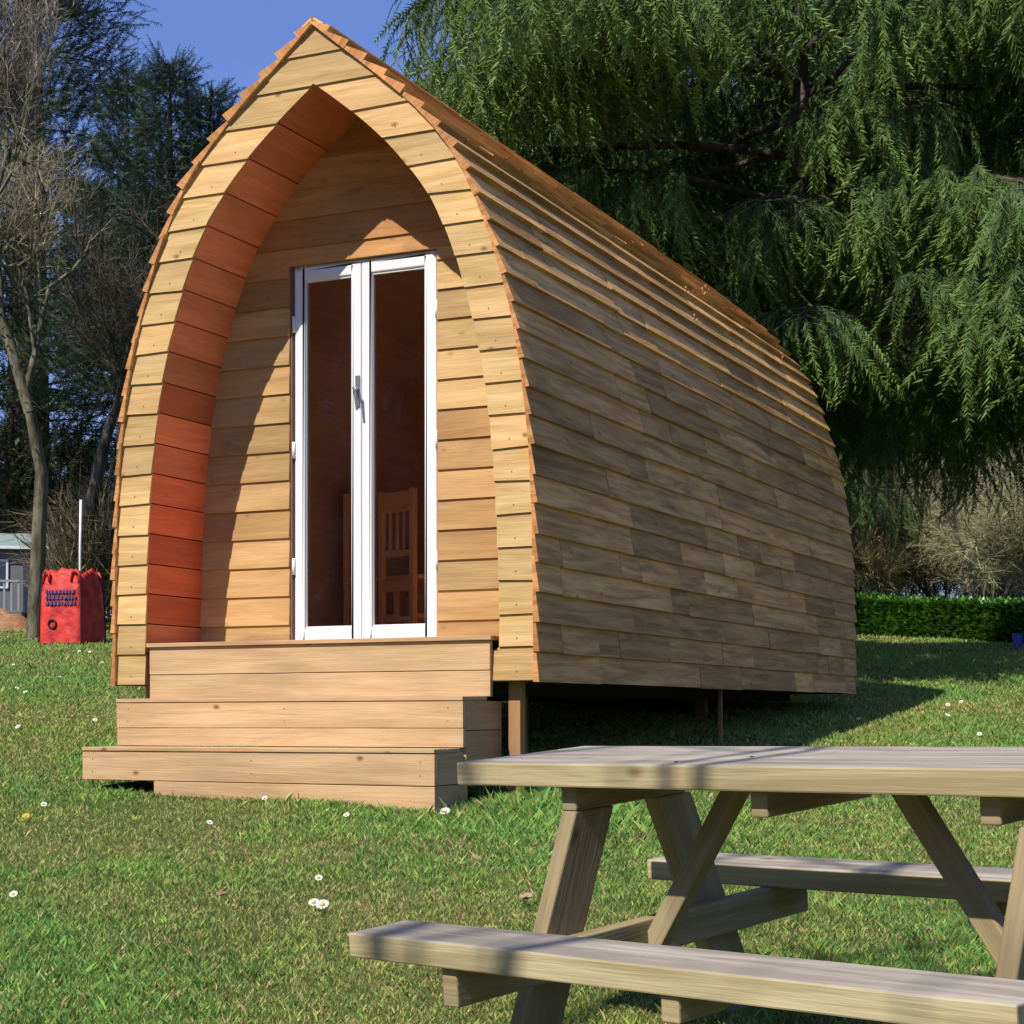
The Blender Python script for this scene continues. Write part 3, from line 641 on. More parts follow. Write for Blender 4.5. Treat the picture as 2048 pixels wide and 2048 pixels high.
# ------------------------------------------------------------------ vegetation generators
def rotframe(d, up=(0, 0, 1)):
    d = d/np.linalg.norm(d, axis=-1, keepdims=True); u = np.broadcast_to(np.array(up, float), d.shape)
    s = np.cross(u, d); s /= (np.linalg.norm(s, axis=-1, keepdims=True)+1e-9); n = np.cross(d, s)
    return np.stack([d, s, n], -1)          # columns: forward, side, normal
def scatter(tv, tf, pos, R, scale, cols, tipcol=None, tw=None):
    """replicate template tv/tf at positions; cols (n,3); tw (len tv) weight towards tipcol"""
    n, k = len(pos), len(tv)
    V = np.einsum('nij,kj->nki', R, tv)*scale[:, None, None]+pos[:, None, :]
    F = (np.arange(n)[:, None, None]*k+tf[None]).reshape(-1, tf.shape[1])
    C = np.repeat(cols[:, None, :], k, 1)
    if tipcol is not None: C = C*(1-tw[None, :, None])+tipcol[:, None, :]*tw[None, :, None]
    return V.reshape(-1, 3), F, C.reshape(-1, 3)
def spray_template(n=24, droop=.85, leaf=.12, wid=.012, seed=1, taper=.45, ang=38):
    """a feathery shoot of unit length along +x bending down; narrow triangular leaflets on both sides"""
    rg = np.random.default_rng(seed); V, F, W = [], [], []
    def P(t): return np.array([t-.25*droop*t*t, 0, -droop*t*t*.9])
    def tri(a, b_, w_, nrm, ta, tb):
        d = b_-a; s = np.cross(d, nrm); s = s/(np.linalg.norm(s)+1e-9)*w_; i = len(V); V.extend([a-s, a+s, b_]); F.append((i, i+1, i+2)); W.extend([ta, ta, tb])
    for j in range(3): tri(P(j/3), P((j+1.25)/3) if j < 2 else P(1.02), wid*.55, np.array([0, 0, 1.]), j/3, (j+1)/3)
    for j in range(n):
        t = (j+.6)/(n+.3); p = P(t); tg = P(min(t+.05, 1))-P(t-.05); tg /= np.linalg.norm(tg); L = leaf*(1-taper*t)*(.55+.8*rg.random())
        for s in (-1, 1):
            a_ = rad(ang+rg.uniform(-12, 12)); d = tg*math.cos(a_)+np.array([0, s, 0])*math.sin(a_)+np.array([0, 0, rg.uniform(-.7, .25)])
            tri(p, p+d*L, wid, np.array([rg.uniform(-.4, .4), rg.uniform(-.4, .4), 1]), t*.8, min(1, t*.8+.35))
    return np.array(V), np.array(F), np.array(W)
SPR = [spray_template(seed=i) for i in range(3)]
BRU = [spray_template(n=16, droop=-.15, leaf=.17, wid=.018, seed=i+9, ang=48, taper=.4) for i in range(3)]

def tube_np(segs, sides=5):
    """segs: arrays p0,p1,r0,r1 -> tube mesh"""
    p0, p1, r0, r1 = segs; d = p1-p0; R = rotframe(d, (0.03, .02, 1)); a = np.linspace(0, 2*np.pi, sides, endpoint=False)
    ring = np.cos(a)[None, :, None]*R[:, None, :, 1]+np.sin(a)[None, :, None]*R[:, None, :, 2]
    A = p0[:, None]+ring*r0[:, None, None]; B = p1[:, None]+ring*r1[:, None, None]; V = np.concatenate([A, B], 1); n = len(p0)
    k = np.arange(sides); q = np.stack([k, (k+1) % sides, sides+(k+1) % sides, sides+k], 1); F = (np.arange(n)[:, None, None]*2*sides+q[None]).reshape(-1, 4)
    return V.reshape(-1, 3), F
def bark(name, c1, c2, sc=9):
    m, nt, p, o = mat_base(name); L = nt.links.new
    tc = N(nt, 'ShaderNodeTexCoord'); mp = N(nt, 'ShaderNodeMapping'); mp.inputs['Scale'].default_value = (sc, sc, sc*.35); L(tc.outputs['Object'], mp.inputs[0]); n = N(nt, 'ShaderNodeTexNoise'); n.inputs['Scale'].default_value = 1; n.inputs['Detail'].default_value = 7; L(mp.outputs[0], n.inputs['Vector'])
    r = N(nt, 'ShaderNodeValToRGB'); r.color_ramp.elements[0].position = .38; r.color_ramp.elements[1].position = .62; r.color_ramp.elements[0].color = (*c1, 1); r.color_ramp.elements[1].color = (*c2, 1); L(n.outputs[0], r.inputs[0]); L(r.outputs[0], p.inputs['Base Color']); p.inputs['Roughness'].default_value = .9
    b = N(nt, 'ShaderNodeBump'); b.inputs['Strength'].default_value = .7; b.inputs['Distance'].default_value = .03; L(n.outputs[0], b.inputs['Height']); L(b.outputs[0], p.inputs['Normal']); return m
M['bark'] = bark('dark_bark', (.035, .026, .018), (.11, .085, .06)); M['barkg'] = bark('mossy_bark', (.05, .045, .026), (.19, .165, .10)); M['leaf'] = leafmat('conifer_foliage', .2, .6, 1.0, .25)
M['twig'] = leafmat('twigs', 0, .85, 1.0, .1)

def cedar(name, base, height, spread, zlow, levels, per, label, cat='tree', group=None, colA=(.075, .135, .028), colT=(.14, .20, .045), spr=.50, seed=5, skirt=1.0, axs=(0, 360), tin=.12, zmin=None, upr=False, tmpl=None, arch=.16, fall=.36, dens=1.0, size=1.0, shape=.75, parts=True):
    rg = np.random.default_rng(seed); root = empty(name, base); tag(root, label, cat, group)
    P0, P1, R0, R1 = [], [], [], []; sp, sd, ss = [], [], []
    nT = 14
    zt = np.linspace(-.3, height-(.35 if upr else 0), nT)
    for i in range(nT-1):
        r = lambda z: max(.012, .024*height*(1-max(z, 0)/height)**.9)
        P0.append((0, 0, zt[i])); P1.append((0, 0, zt[i+1])); R0.append(r(zt[i])); R1.append(r(zt[i+1]))
    for li in range(levels):
        f_ = li/(levels-1); z = zlow+(height-.4-zlow)*f_**1.0; Lm = spread*(1-f_)**shape+(.12 if upr else .30)
        for k_ in range(per):
            a = rad(rg.uniform(*axs)) if axs != (0, 360) else 2*np.pi*(k_+rg.uniform(-.35, .35))/per+li*2.4
            L = Lm*rg.uniform(.68, 1.1); z0 = z+rg.uniform(-.5, .5)*(height-zlow)/levels
            dirh = np.array([math.cos(a), math.sin(a), 0]); side = np.array([-dirh[1], dirh[0], 0])
            up0 = arch*rg.uniform(.5, 1.4); fl_ = fall*rg.uniform(.7, 1.3); bend = rg.uniform(-.12, .12)
            B = lambda t: np.array([0, 0, z0])+dirh*L*t+side*L*bend*t*t+np.array([0, 0, L*(up0*t-fl_*t*t)])
            bx_, by_ = base.x+B(1)[0], base.y+B(1)[1]
            if -.6 < bx_ < 3.3 and by_ < 7.0 and B(1)[2]+base.z < 4.9: L *= max(.25, (base.y-6.9)/max(.1, -(B(1)[1])))
            n = max(4, int(L/.5))
            for i in range(n):
                P0.append(B(i/n)); P1.append(B((i+1)/n)); rb = .008*L; R0.append(rb*(1-i/n)+.006); R1.append(rb*(1-(i+1)/n)+.006)
            nb = max(3, int(L/.17*dens))
            for i in range(nb):
                t = tin+(1-tin)*(i+rg.random())/nb; p = B(t); s_ = 1 if i % 2 else -1; l2 = (.30+.26*L*(1-t)**.8)*rg.uniform(.6, 1.2)*skirt
                d2 = dirh*rg.uniform(.35, .8)+side*s_*rg.uniform(.5, 1.1)+np.array([0, 0, rg.uniform(-.25, .1)]); d2 /= np.linalg.norm(d2)
                Q = lambda u: p+d2*l2*u+np.array([0, 0, -.38*l2*u*u])
                P0.append(p); P1.append(Q(.5)); R0.append(.008); R1.append(.006); P0.append(Q(.5)); P1.append(Q(1)); R0.append(.006); R1.append(.003)
                m = max(3, int(l2/.13*dens))
                for j in range(m):
                    u = (j+rg.random())/m; q = Q(u); dd = d2*rg.uniform(.4, 1)+side*rg.uniform(-.5, .5)+dirh*rg.uniform(-.1, .5)+np.array([0, 0, -rg.uniform(.1, 1.0) if not upr else rg.uniform(.1, .9)])
                    if tin > .2 and rg.random() < .35: dd = dd*[.5, .5, 1.6]
                    sp.append(q); sd.append(dd); ss.append(spr*rg.uniform(.6, 1.25)*size*(.8+.3*u))
            sp.append(B(.97)); sd.append(dirh+np.array([0, 0, -.5])); ss.append(spr*1.2*size)
    tr = tuple(np.array(q, float) for q in (P0, P1, R0, R1))
    if zmin is not None: ks_ = (tr[1][:, 2] > zmin+.25) | (np.arange(len(tr[0])) < nT-1); tr = tuple(q[ks_] for q in tr)
    bx, by, bz = (tr[1][:, i_]+base[i_] for i_ in range(3)); ks_ = ~((bx > -.7) & (bx < 3.1) & (by < 6.6) & (bz < 4.3)); tr = tuple(q[ks_] for q in tr)
    V, F = tube_np(tr); mesh_np('trunk', V, F, M['bark'], parent=root)
    sp, sd, ss = np.array(sp), np.array(sd), np.array(ss)
    wx, wy, wz = sp[:, 0]+base.x, sp[:, 1]+base.y, sp[:, 2]+base.z
    kp = ~((wx > -.7) & (wx < 3.1) & (wy < 6.5) & (wz < 4.2))
    if zmin is not None: kp &= sp[:, 2] > zmin+.5*vnoise(sp[:, 0], sp[:, 1], .9, seed)
    sp, sd, ss = sp[kp], sd[kp], ss[kp]; n = len(sp)
    Rm = rotframe(sd); ro = rg.uniform(-.9, .9, n); c, s = np.cos(ro)[:, None], np.sin(ro)[:, None]; S_, N_ = Rm[:, :, 1].copy(), Rm[:, :, 2].copy(); Rm[:, :, 1] = c*S_+s*N_; Rm[:, :, 2] = -s*S_+c*N_
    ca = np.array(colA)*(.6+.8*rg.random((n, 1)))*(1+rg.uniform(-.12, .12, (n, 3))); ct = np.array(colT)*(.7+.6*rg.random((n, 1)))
    Vs, Fs, Cs, off = [], [], [], 0
    ks = rg.integers(0, 3, n)
    for k_ in range(3):
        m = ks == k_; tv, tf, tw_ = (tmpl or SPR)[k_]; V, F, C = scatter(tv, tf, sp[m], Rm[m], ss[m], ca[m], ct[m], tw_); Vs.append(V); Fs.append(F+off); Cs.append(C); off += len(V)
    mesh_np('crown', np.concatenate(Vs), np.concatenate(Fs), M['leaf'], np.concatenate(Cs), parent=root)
    return root, n

def bare_tree(name, base, height, label, cat='tree', group=None, seed=3, trunk_r=.18, spread=.7, depth=5, lean=(0, 0), twigs=4, tcol=((.15, .125, .08), (.10, .08, .055)), barkm='barkg', first=.22, ivy=0, kids=(3, 5), upb=.25, stems=1, twl=.55, right=None):
    rg = np.random.default_rng(seed); root = empty(name, base); tag(root, label, cat, group)
    P0, P1, R0, R1 = [], [], [], []; tw = []; iv = []
    rv = np.array([math.cos(yw+rad(13)), math.sin(yw+rad(13)), 0])
    def okp(q): return right is None or q@rv < right+.12*math.sin(q[2]*2.3)
    def seg(a, b_, r0, r1):
        if not okp(b_): return
        P0.append(a); P1.append(b_); R0.append(r0); R1.append(r1)
    def grow(p, d, L, r, dep):
        if not okp(p): return
        n = 3 if dep > 1 else 2; pts = [p]
        for i in range(n):
            d2 = d+rg.normal(0, .16, 3)+np.array([0, 0, upb*.25]); d2 /= np.linalg.norm(d2); q = pts[-1]+d2*L/n; seg(pts[-1], q, r*(1-.35*i/n), r*(1-.35*(i+1)/n)); pts.append(q); d = d2
            if dep <= 2:
                for _ in range(twigs if okp(q) else 0):
                    v = d2+rg.normal(0, .65, 3)+np.array([0, 0, .15]); tw.append((pts[-2]+(q-pts[-2])*rg.random(), v/np.linalg.norm(v), twl*rg.uniform(.4, 1.2)))
            if ivy and dep >= 2:
                for _ in range(int(ivy*L/n) if okp(q) else 0): iv.append(pts[-2]+(q-pts[-2])*rg.random()+rg.normal(0, r+.10, 3))
        if dep == 0: return
        for _ in range(rg.integers(*kids)+0):
            t = rg.uniform(.35, 1); i = min(int(t*n), n-1); pp = pts[i]+(pts[i+1]-pts[i])*(t*n-i); v = d+rg.normal(0, spread, 3); v[2] += upb; v /= np.linalg.norm(v)
            grow(pp, v, L*rg.uniform(.55, .8), r*.55, dep-1)
        v = d+rg.normal(0, .25, 3); grow(pts[-1], v/np.linalg.norm(v), L*.72, r*.62, dep-1)
    for s_ in range(stems):
        d = np.array([lean[0], lean[1], 1.])+(rg.normal(0, .28, 3) if stems > 1 else 0); d /= np.linalg.norm(d); q0 = np.array([0, 0, -.2])+(rg.normal(0, .02, 3)*[1, 1, 0] if stems > 1 else 0)
        q1 = q0+d*height*first; seg(q0, q1, trunk_r, trunk_r*.8); grow(q1, d, height*.27, trunk_r*.75, depth)
    tr = tuple(np.array(q, float) for q in (P0, P1, R0, R1)); V, F = tube_np(tr, 5); mesh_np('trunk', V, F, M[barkm], parent=root)
    # twigs: slender kinked shoots with side shoots
    p = np.array([t[0] for t in tw]); d = np.array([t[1] for t in tw]); l = np.array([t[2] for t in tw]); n = len(p)
    tv, tf, _w = TWT; ro = rg.uniform(0, 6.28, n); Rm = rotframe(d, (.1, .2, .97)); c, s = np.cos(ro)[:, None], np.sin(ro)[:, None]; A, B = Rm[:, :, 1].copy(), Rm[:, :, 2].copy(); Rm[:, :, 1] = c*A+s*B; Rm[:, :, 2] = -s*A+c*B
    cl = np.array(tcol[0])*(.6+.8*rg.random((n, 1))); sel = rg.random(n) < .4; cl[sel] = np.array(tcol[1])*(.6+.8*rg.random((sel.sum(), 1)))
    V, F, C = scatter(tv, tf, p, Rm, l, cl); mesh_np('crown', V, F, M['twig'], C, parent=root)
    if iv:
        p = np.array(iv); n = len(p); d = rg.normal(0, 1, (n, 3)); V, F, C = scatter(LF[0], LF[1], p, rotframe(d), rg.uniform(.08, .16, n), np.array((.055, .09, .022))*(.5+rg.random((n, 1)))); mesh_np('ivy', V, F, M['leaf'], C, parent=root)
    return root
def twig_template(seed=4, w_=.008):
    rg = np.random.default_rng(seed); V, F = [], []
    def tri(a, b_, w):
        d = b_-a; s = np.cross(d, rg.normal(0, 1, 3)); s = s/np.linalg.norm(s)*w; i = len(V); V.extend([a-s, a+s, b_]); F.append((i, i+1, i+2))
    tri(np.zeros(3), np.array([.55, .05, 0]), w_*1.3); tri(np.array([.5, .045, 0]), np.array([1, -.03, .05]), w_)
    for j in range(7):
        t = .15+.12*j; a = np.array([t, .04, 0]); d = np.array([.8, rg.uniform(-1, 1), rg.uniform(-1, 1)]); d /= np.linalg.norm(d); tri(a, a+d*rg.uniform(.2, .5), w_*.8)
    return np.array(V), np.array(F), None
TWT = twig_template()
LF = (np.array([(0, 0, 0), (.45, .26, .06), (1, 0, 0), (.45, -.26, .06)]), np.array([(0, 1, 2, 3)]))

# ------------------------------------------------------------------ trees on the right
cedar('cedar_tree', place(15.6, 16.7), 8.6, 5.8, 3.1, 8, 9, 'large drooping evergreen filling the right of the picture behind the pod', 'tree', 'drooping evergreens', seed=8, spr=.64, skirt=1.2, dens=1.75, tin=.30, zmin=2.35, fall=.30, shape=.5, colA=(.036, .075, .022), colT=(.17, .26, .05))  # dark spray bases paint the shaded gaps, bright tips the sun and new growth
cedar('cedar_tree', place(23.0, 25.5), 13.5, 4.7, 3.0, 15, 9, 'evergreen farther back whose crown shows left of the big one above the pod roof', 'tree', 'drooping evergreens', seed=21, spr=.70, colA=(.035, .075, .024), colT=(.13, .20, .045), dens=1.0)
cedar('cedar_tree', place(14.6, 31), 14, 4.3, 4.4, 16, 9, 'evergreen added behind the big drooping one at the right, shade put into its near-black foliage', 'tree', 'drooping evergreens', seed=23, spr=.9, colA=(.02, .04, .016), colT=(.035, .065, .022), dens=.8)  # added as dark backing for the gaps, shade painted into the foliage
cedar('cedar_tree', place(9.3, 32), 14, 4.6, 4.4, 16, 9, 'evergreen added behind the hedge and cut by the right edge, shade put into its near-black foliage', 'tree', 'drooping evergreens', seed=25, spr=.9, colA=(.02, .04, .016), colT=(.035, .065, .022), dens=.8)  # second added backing tree, foliage coloured as if in deep shade

# ------------------------------------------------------------------ left trees
cedar('conifer_tree', place(40.3, 40), 24, 3.1, 1.5, 36, 10, 'tall dark conifer at the left edge rising out of the picture', 'tree', 'dark conifers behind the bare trees', seed=31, spr=.65, colA=(.028, .05, .022), colT=(.05, .08, .03), dens=.8, arch=.25, fall=.25, shape=.5, upr=True, tmpl=BRU)
for (a_, D_, h_, sp_, sd_, lb) in ((35.95, 31, 10.1, 1.5, 33, 'slim dark conifer with a pointed top in the gap of sky left of the roof'), (37.3, 34, 10.7, 1.8, 35, 'dark conifer between the tall left one and the pointed one'), (34.7, 32, 9.9, 1.5, 37, 'dark conifer whose tip just touches the left roof edge')):
    cedar('conifer_tree', place(a_, D_), h_, sp_, 4.2, 28, 8, lb, 'tree', 'dark conifers behind the bare trees', seed=sd_, spr=.38, colA=(.030, .055, .028), colT=(.055, .09, .04), dens=1.3, arch=.5, fall=.15, shape=1.0, upr=True, tmpl=BRU)
bare_tree('bare_tree', place(40.15, 26.5), 10.0, 'leafless mossy tree with forked trunk beside the red bag', 'tree', 'bare trees on the left', seed=5, trunk_r=.13, lean=(.03, .03), ivy=14, twigs=2, depth=4, stems=1, spread=.5, upb=.35, tcol=((.36, .32, .17), (.28, .22, .16)), first=.26, right=.75)
bare_tree('bare_tree', place(39.3, 29.5), 7.5, 'leafless dark tree leaning right in front of the sky gap by the pod', 'tree', 'bare trees on the left', seed=12, trunk_r=.13, lean=(.16, .13), twigs=3, depth=4, spread=.5, upb=.25, barkm='bark', tcol=((.16, .13, .10), (.10, .08, .06)), first=.42, right=1.6)
bare_tree('bare_tree', place(42.6, 24), 11.0, 'leafless tree with pinkish grey twigs cut by the left edge', 'tree', 'bare trees on the left', seed=14, trunk_r=.10, lean=(0, 0), twigs=2, depth=4, spread=.55, ivy=6, tcol=((.36, .28, .23), (.28, .24, .15)), right=1.35)

# ------------------------------------------------------------------ hedge, shrubs, woodland
def leaf_cloud(n, fn, seed, size, cols, name, mat, parent=None):
    rg = np.random.default_rng(seed); p = fn(rg, n); n = len(p); d = rg.normal(0, 1, (n, 3)); d[:, 2] = np.abs(d[:, 2])*.5
    c = np.array(cols)[rg.integers(0, len(cols), n)]*(.55+.8*rg.random((n, 1)))
    V, F, C = scatter(LF[0], LF[1], p, rotframe(d), rg.uniform(*size, n), c); return mesh_np(name, V, F, mat, C, parent=parent)
hA, hB = place(15.6, 27.5), place(5.0, 23.3)
hd = hB-hA; hl = hd.length; hux = np.array([hd.x/hl, hd.y/hl]); hn = np.array([-hux[1], hux[0]])
def hedge_pts(rg, n):
    u = rg.random(n)*hl; t = rg.random(n); side = rg.random(n); dep = 1.0; H = .47+.10*vnoise(u, u*0, .8, 9)
    z = np.where(side < .62, rg.random(n)*H, H*(1-.06*rg.random(n))); w_ = np.where(side < .62, np.where(rg.random(n) < .75, -.5, .5)*(1-.22*rg.random(n)), rg.uniform(-.5, .5, n))
    w_ = w_*(1+.10*(vnoise(u, z, 2.2, 10)-.5))
    x = hA.x+hux[0]*u+hn[0]*w_; y = hA.y+hux[1]*u+hn[1]*w_; return np.stack([x, y, zg(x, y)+z], 1)
M['laurel'] = leafmat('laurel_leaves', .15, .28, 1.0, .6)
hg = leaf_cloud(42000, hedge_pts, 61, (.07, .14), [(.11, .27, .04), (.17, .38, .06), (.05, .14, .03)], 'laurel_hedge', M['laurel'])
tag(hg, 'clipped glossy green laurel hedge beyond the lawn at the right', 'hedge')
for i, (a_, D_, h_, tc_, st_, lb) in enumerate((
        (14.3, 29.5, 3.3, ((.62, .52, .22), (.5, .4, .18)), 9, 'yellowish bare shrub above the left part of the hedge'),
        (12.7, 30.0, 3.4, ((.36, .34, .20), (.28, .25, .17)), 8, 'grey brown bare shrub just right of the yellowish one'),
        (11.3, 29.5, 3.6, ((.38, .38, .17), (.32, .27, .19)), 8, 'olive brown bare shrub above the middle of the hedge'),
        (9.9, 28.5, 3.6, ((.48, .41, .24), (.36, .3, .2)), 7, 'pale forked bare shrub above the right part of the hedge'),
        (8.3, 27.0, 3.4, ((.36, .35, .18), (.28, .26, .15)), 7, 'bare shrub cut by the right edge above the hedge'))):
    bare_tree('bare_shrub', place(a_, D_), h_, lb, 'shrub', 'bare shrubs behind the hedge', seed=70+i, trunk_r=.035, depth=3, stems=st_, twigs=6, spread=.55, tcol=tc_, first=.15, kids=(2, 4), twl=.5)
def wood_mass(az0, az1, D0_, D1_, h0, h1, n, seed, cols, name, label, leaves, big=1):
    rg = np.random.default_rng(seed); a = np.radians(rg.uniform(az0, az1, n)); D_ = rg.uniform(D0_, D1_, n); x = CAM.x-np.sin(a)*D_; y = CAM.y+np.cos(a)*D_
    top = h0+(h1-h0)*vnoise(np.degrees(a), D_, .55, seed); z = zg(x, y)+rg.random(n)**.8*top; p = np.stack([x, y, z], 1); d = rg.normal(0, 1, (n, 3)); d[:, 2] = np.abs(d[:, 2])+.6
    c = np.array(cols)[rg.integers(0, len(cols), n)]*(.5+.9*rg.random((n, 1)))
    if leaves: tv, tf, tw_ = BRU[0]; V, F, C = scatter(tv, tf, p, rotframe(d, (.1, .1, 1)), rg.uniform(.5, .9, n)*big, c)
    else: tv, tf, _x = TWT; V, F, C = scatter(tv, tf, p, rotframe(d, (.1, .1, 1)), rg.uniform(.7, 1.5, n), c)
    o = mesh_np(name, V, F, M['leaf'] if leaves else M['twig'], C); tag(o, label, 'woodland', kind='stuff')
wood_mass(4, 17, 34, 40, 3.6, 5.2, 16000, 81, [(.30, .25, .17), (.22, .20, .12), (.26, .21, .18)], 'bare_thicket', 'far tangle of leafless undergrowth behind the shrubs at the right', False)
wood_mass(31, 47, 36, 42, 2.2, 4.2, 7000, 82, [(.02, .03, .014), (.03, .045, .018), (.05, .042, .022)], 'evergreen_thicket', 'dark evergreen undergrowth across the back at the left', True)
wood_mass(35, 39.2, 28.5, 31, 1.0, 1.7, 1800, 83, [(.16, .12, .07), (.10, .09, .04), (.2, .15, .09)], 'dry_scrub', 'brown dry scrub behind the red bag and pale pole', False)

wood_mass(112, 185, 24, 29, 10, 14, 14000, 84, [(.03, .05, .02), (.05, .06, .03), (.08, .065, .04)], 'evergreen_thicket', 'unseen dark wood added behind the viewpoint to darken the door glass and block low sky light', True, 2.0)  # added out of view: dark reflection for the glass, less sky fill
wood_mass(186, 350, 22, 29, 3, 5, 9000, 85, [(.03, .05, .02), (.05, .06, .03), (.08, .065, .04)], 'evergreen_thicket', 'unseen dark wood added to the right of the view to cut low sky light', True, 2.0)  # added out of view to lower the sky fill on the pod side
# tree behind the viewpoint whose twigs dapple the table
tp = Vector((.9, -10.6, gz(.9, -10.6)))
bare_tree('bare_tree', tp, 12.5, 'leafless tree out of view whose thin branches shade the picnic table', 'tree', 'bare trees near the table', seed=44, trunk_r=.09, depth=3, twigs=1, spread=.6, kids=(1, 3), lean=(.02, .05))

# ------------------------------------------------------------------ far objects at the left
bag = empty('bulk_bag', place(38.95, 24.0), rad(-6)); tag(bag, 'bright red woven bulk bag standing full on the lawn left of the pod', 'bulk bag')
def bagmat():
    m, nt, p, o = mat_base('red_woven_plastic'); L = nt.links.new; tc = N(nt, 'ShaderNodeTexCoord'); n = N(nt, 'ShaderNodeTexNoise'); n.inputs['Scale'].default_value = 6; n.inputs['Detail'].default_value = 6; L(tc.outputs['Object'], n.inputs['Vector'])
    r = N(nt, 'ShaderNodeValToRGB'); r.color_ramp.elements[0].position = .35; r.color_ramp.elements[0].color = (.42, .012, .01, 1); r.color_ramp.elements[1].position = .65; r.color_ramp.elements[1].color = (.72, .045, .025, 1); L(n.outputs[0], r.inputs[0]); L(r.outputs[0], p.inputs['Base Color']); p.inputs['Roughness'].default_value = .6
    b = N(nt, 'ShaderNodeBump'); b.inputs['Strength'].default_value = .5; b.inputs['Distance'].default_value = .06; L(n.outputs[0], b.inputs['Height']); L(b.outputs[0], p.inputs['Normal']); return m
M['bag'] = bagmat(); M['print'] = plain('bag_print', (.10, .06, .16), rough=.6); M['ink'] = plain('dark_print', (.03, .01, .015), rough=.6)
def bag_body():
    rings = []; nz_, na = 14, 40; rg = np.random.default_rng(3); V = []
    for i in range(nz_):
        f_ = i/(nz_-1); z = .95*f_
        for k_ in range(na):
            a = 2*np.pi*k_/na; c, s = math.cos(a), math.sin(a); q = (abs(c)**9+abs(s)**9)**(-1/9)
            w_ = (.335-.03*f_-.045*max(f_-.72, 0)/.28)*q; w_ *= 1+.018*math.sin(a*9+f_*5)*(.3+f_)+.012*math.sin(a*17+f_*11)
            zz_ = z+(.035*math.sin(a*4+.8)*(f_ > .9)+.02*math.sin(a*11)*(f_ > .9)); V.append((c*w_, s*w_, zz_))
    F = [(i*na+k_, i*na+(k_+1) % na, (i+1)*na+(k_+1) % na, (i+1)*na+k_) for i in range(nz_-1) for k_ in range(na)]
    V = np.array(V); top = len(V); V = np.concatenate([V, [[0, 0, .80]]]);
    me = bpy.data.meshes.new('sack'); me.from_pydata([tuple(v) for v in V], [], F+[((nz_-1)*na+k_, (nz_-1)*na+(k_+1) % na, top) for k_ in range(na)]); me.polygons.foreach_set('use_smooth', [True]*len(me.polygons)); me.materials.append(M['bag'])
    return link(bpy.data.objects.new('sack', me), bag)
sk = bag_body(); sk.rotation_euler = (0, 0, rad(14))
for sx, sy in ((1, 1), (1, -1), (-1, 1), (-1, -1)):
    h = MB(); h.tube([(sx*.26, sy*.27, .78), (sx*.265, sy*.27, .90), (sx*.22, sy*.29, .955), (sx*.17, sy*.30, .92), (sx*.16, sy*.30, .80)], .018, n=6); o = h.build('lifting_loop', M['bag'], bag, smooth=True); o.rotation_euler = (0, 0, rad(14))
for sx, sy in ((1, 1), (1, -1), (-1, 1), (-1, -1)):
    h = MB(); h.tube([(sx*.312, sy*.312, .01), (sx*.305, sy*.305, .5), (sx*.268, sy*.268, .93)], .011, n=6); o = h.build('corner_seam', M['ink'], bag); o.rotation_euler = (0, 0, rad(14))
pr = MB(); rg = np.random.default_rng(9)
for row in range(3):
    x = -.20; pr = MB()
    while x < .22:
        w_ = rg.uniform(.02, .05); pr.box((x, -.340, .50+row*.075), (x+w_, -.318, .50+row*.075+rg.uniform(.03, .05)), axis=0); x += w_+.014
    o = pr.build('faded_print', M['print'], bag); o.rotation_euler = (0, 0, rad(14))
rgm = MB(); pts = [(-.10+.055*math.cos(t), -.336, .25+.055*math.sin(t)) for t in np.linspace(0, 2*math.pi, 17)]; rgm.tube(pts, .014, n=6); o = rgm.build('round_emblem', M['ink'], bag); o.rotation_euler = (0, 0, rad(14))

pl = place(38.72, 26.5); pp = MB(); pp.tube([(0, 0, -.2), (0, 0, 1.3), (.012, 0, 2.02)], .019, n=10); po = pp.build('marker_pole', M['white'], smooth=True); po.location = pl; tag(po, 'thin white pole standing behind the red bag', 'pole')

M['cabinwall'] = plain('cabin_wall', (.16, .16, .17), rough=.7); M['cabinroof'] = plain('cabin_roof', (.26, .33, .30), rough=.6); M['cabinwin'] = plain('cabin_window', (.03, .035, .05), rough=.1, noise=0)
cb = empty('caravan', place(42.1, 33), rad(36)); tag(cb, 'grey static caravan with pale gutter and railing at the far left edge', 'caravan')
def cbp(name, mat, *bx, bevel=.01):
    m = MB()
    for q in bx: m.box(*q)
    return m.build(name, M[mat], cb, bevel=bevel)
cbp('wall', 'cabinwall', ((-2.2, 0, .25), (1.45, 2.6, 1.42)))
rf = MB(); rf.hexa([(-2.3, -.12, 1.47), (-2.3, 1.3, 1.85), (-2.3, 2.72, 1.47), (-2.3, 1.3, 1.45), (1.55, -.12, 1.47), (1.55, 1.3, 1.85), (1.55, 2.72, 1.47), (1.55, 1.3, 1.45)], 3.8); rf.build('roof', M['cabinroof'], cb)
cbp('gutter', 'white', ((-2.3, -.16, 1.42), (1.55, -.1205, 1.475)))
for x in (-1.7, -.6, .15): 
    w_ = cbp('window', 'white', ((x, -.03, .72), (x+.55, -.001, 1.25))); g = MB(); g.box((x+.05, -.036, .77), (x+.5, -.0305, 1.2)); gg = g.build('pane', M['cabinwin'], w_)
cbp('door', 'cabinwin', ((.95, -.03, .28), (1.35, -.001, 1.3)))
rlm = MB(); rlm.box((-2.2, -.85, .78), (.95, -.81, .82)); [rlm.box((x, -.84, .28), (x+.035, -.82, .78), axis=2) for x in np.arange(-2.2, .95, .12)]; rlm.build('railing', plain('grey_rail', (.32, .34, .34)), cb)
cbp('deck', 'cabinwall', ((-2.2, -.9, .05), (1.0, -.04, .27)))
md = place(41.2, 30.5)
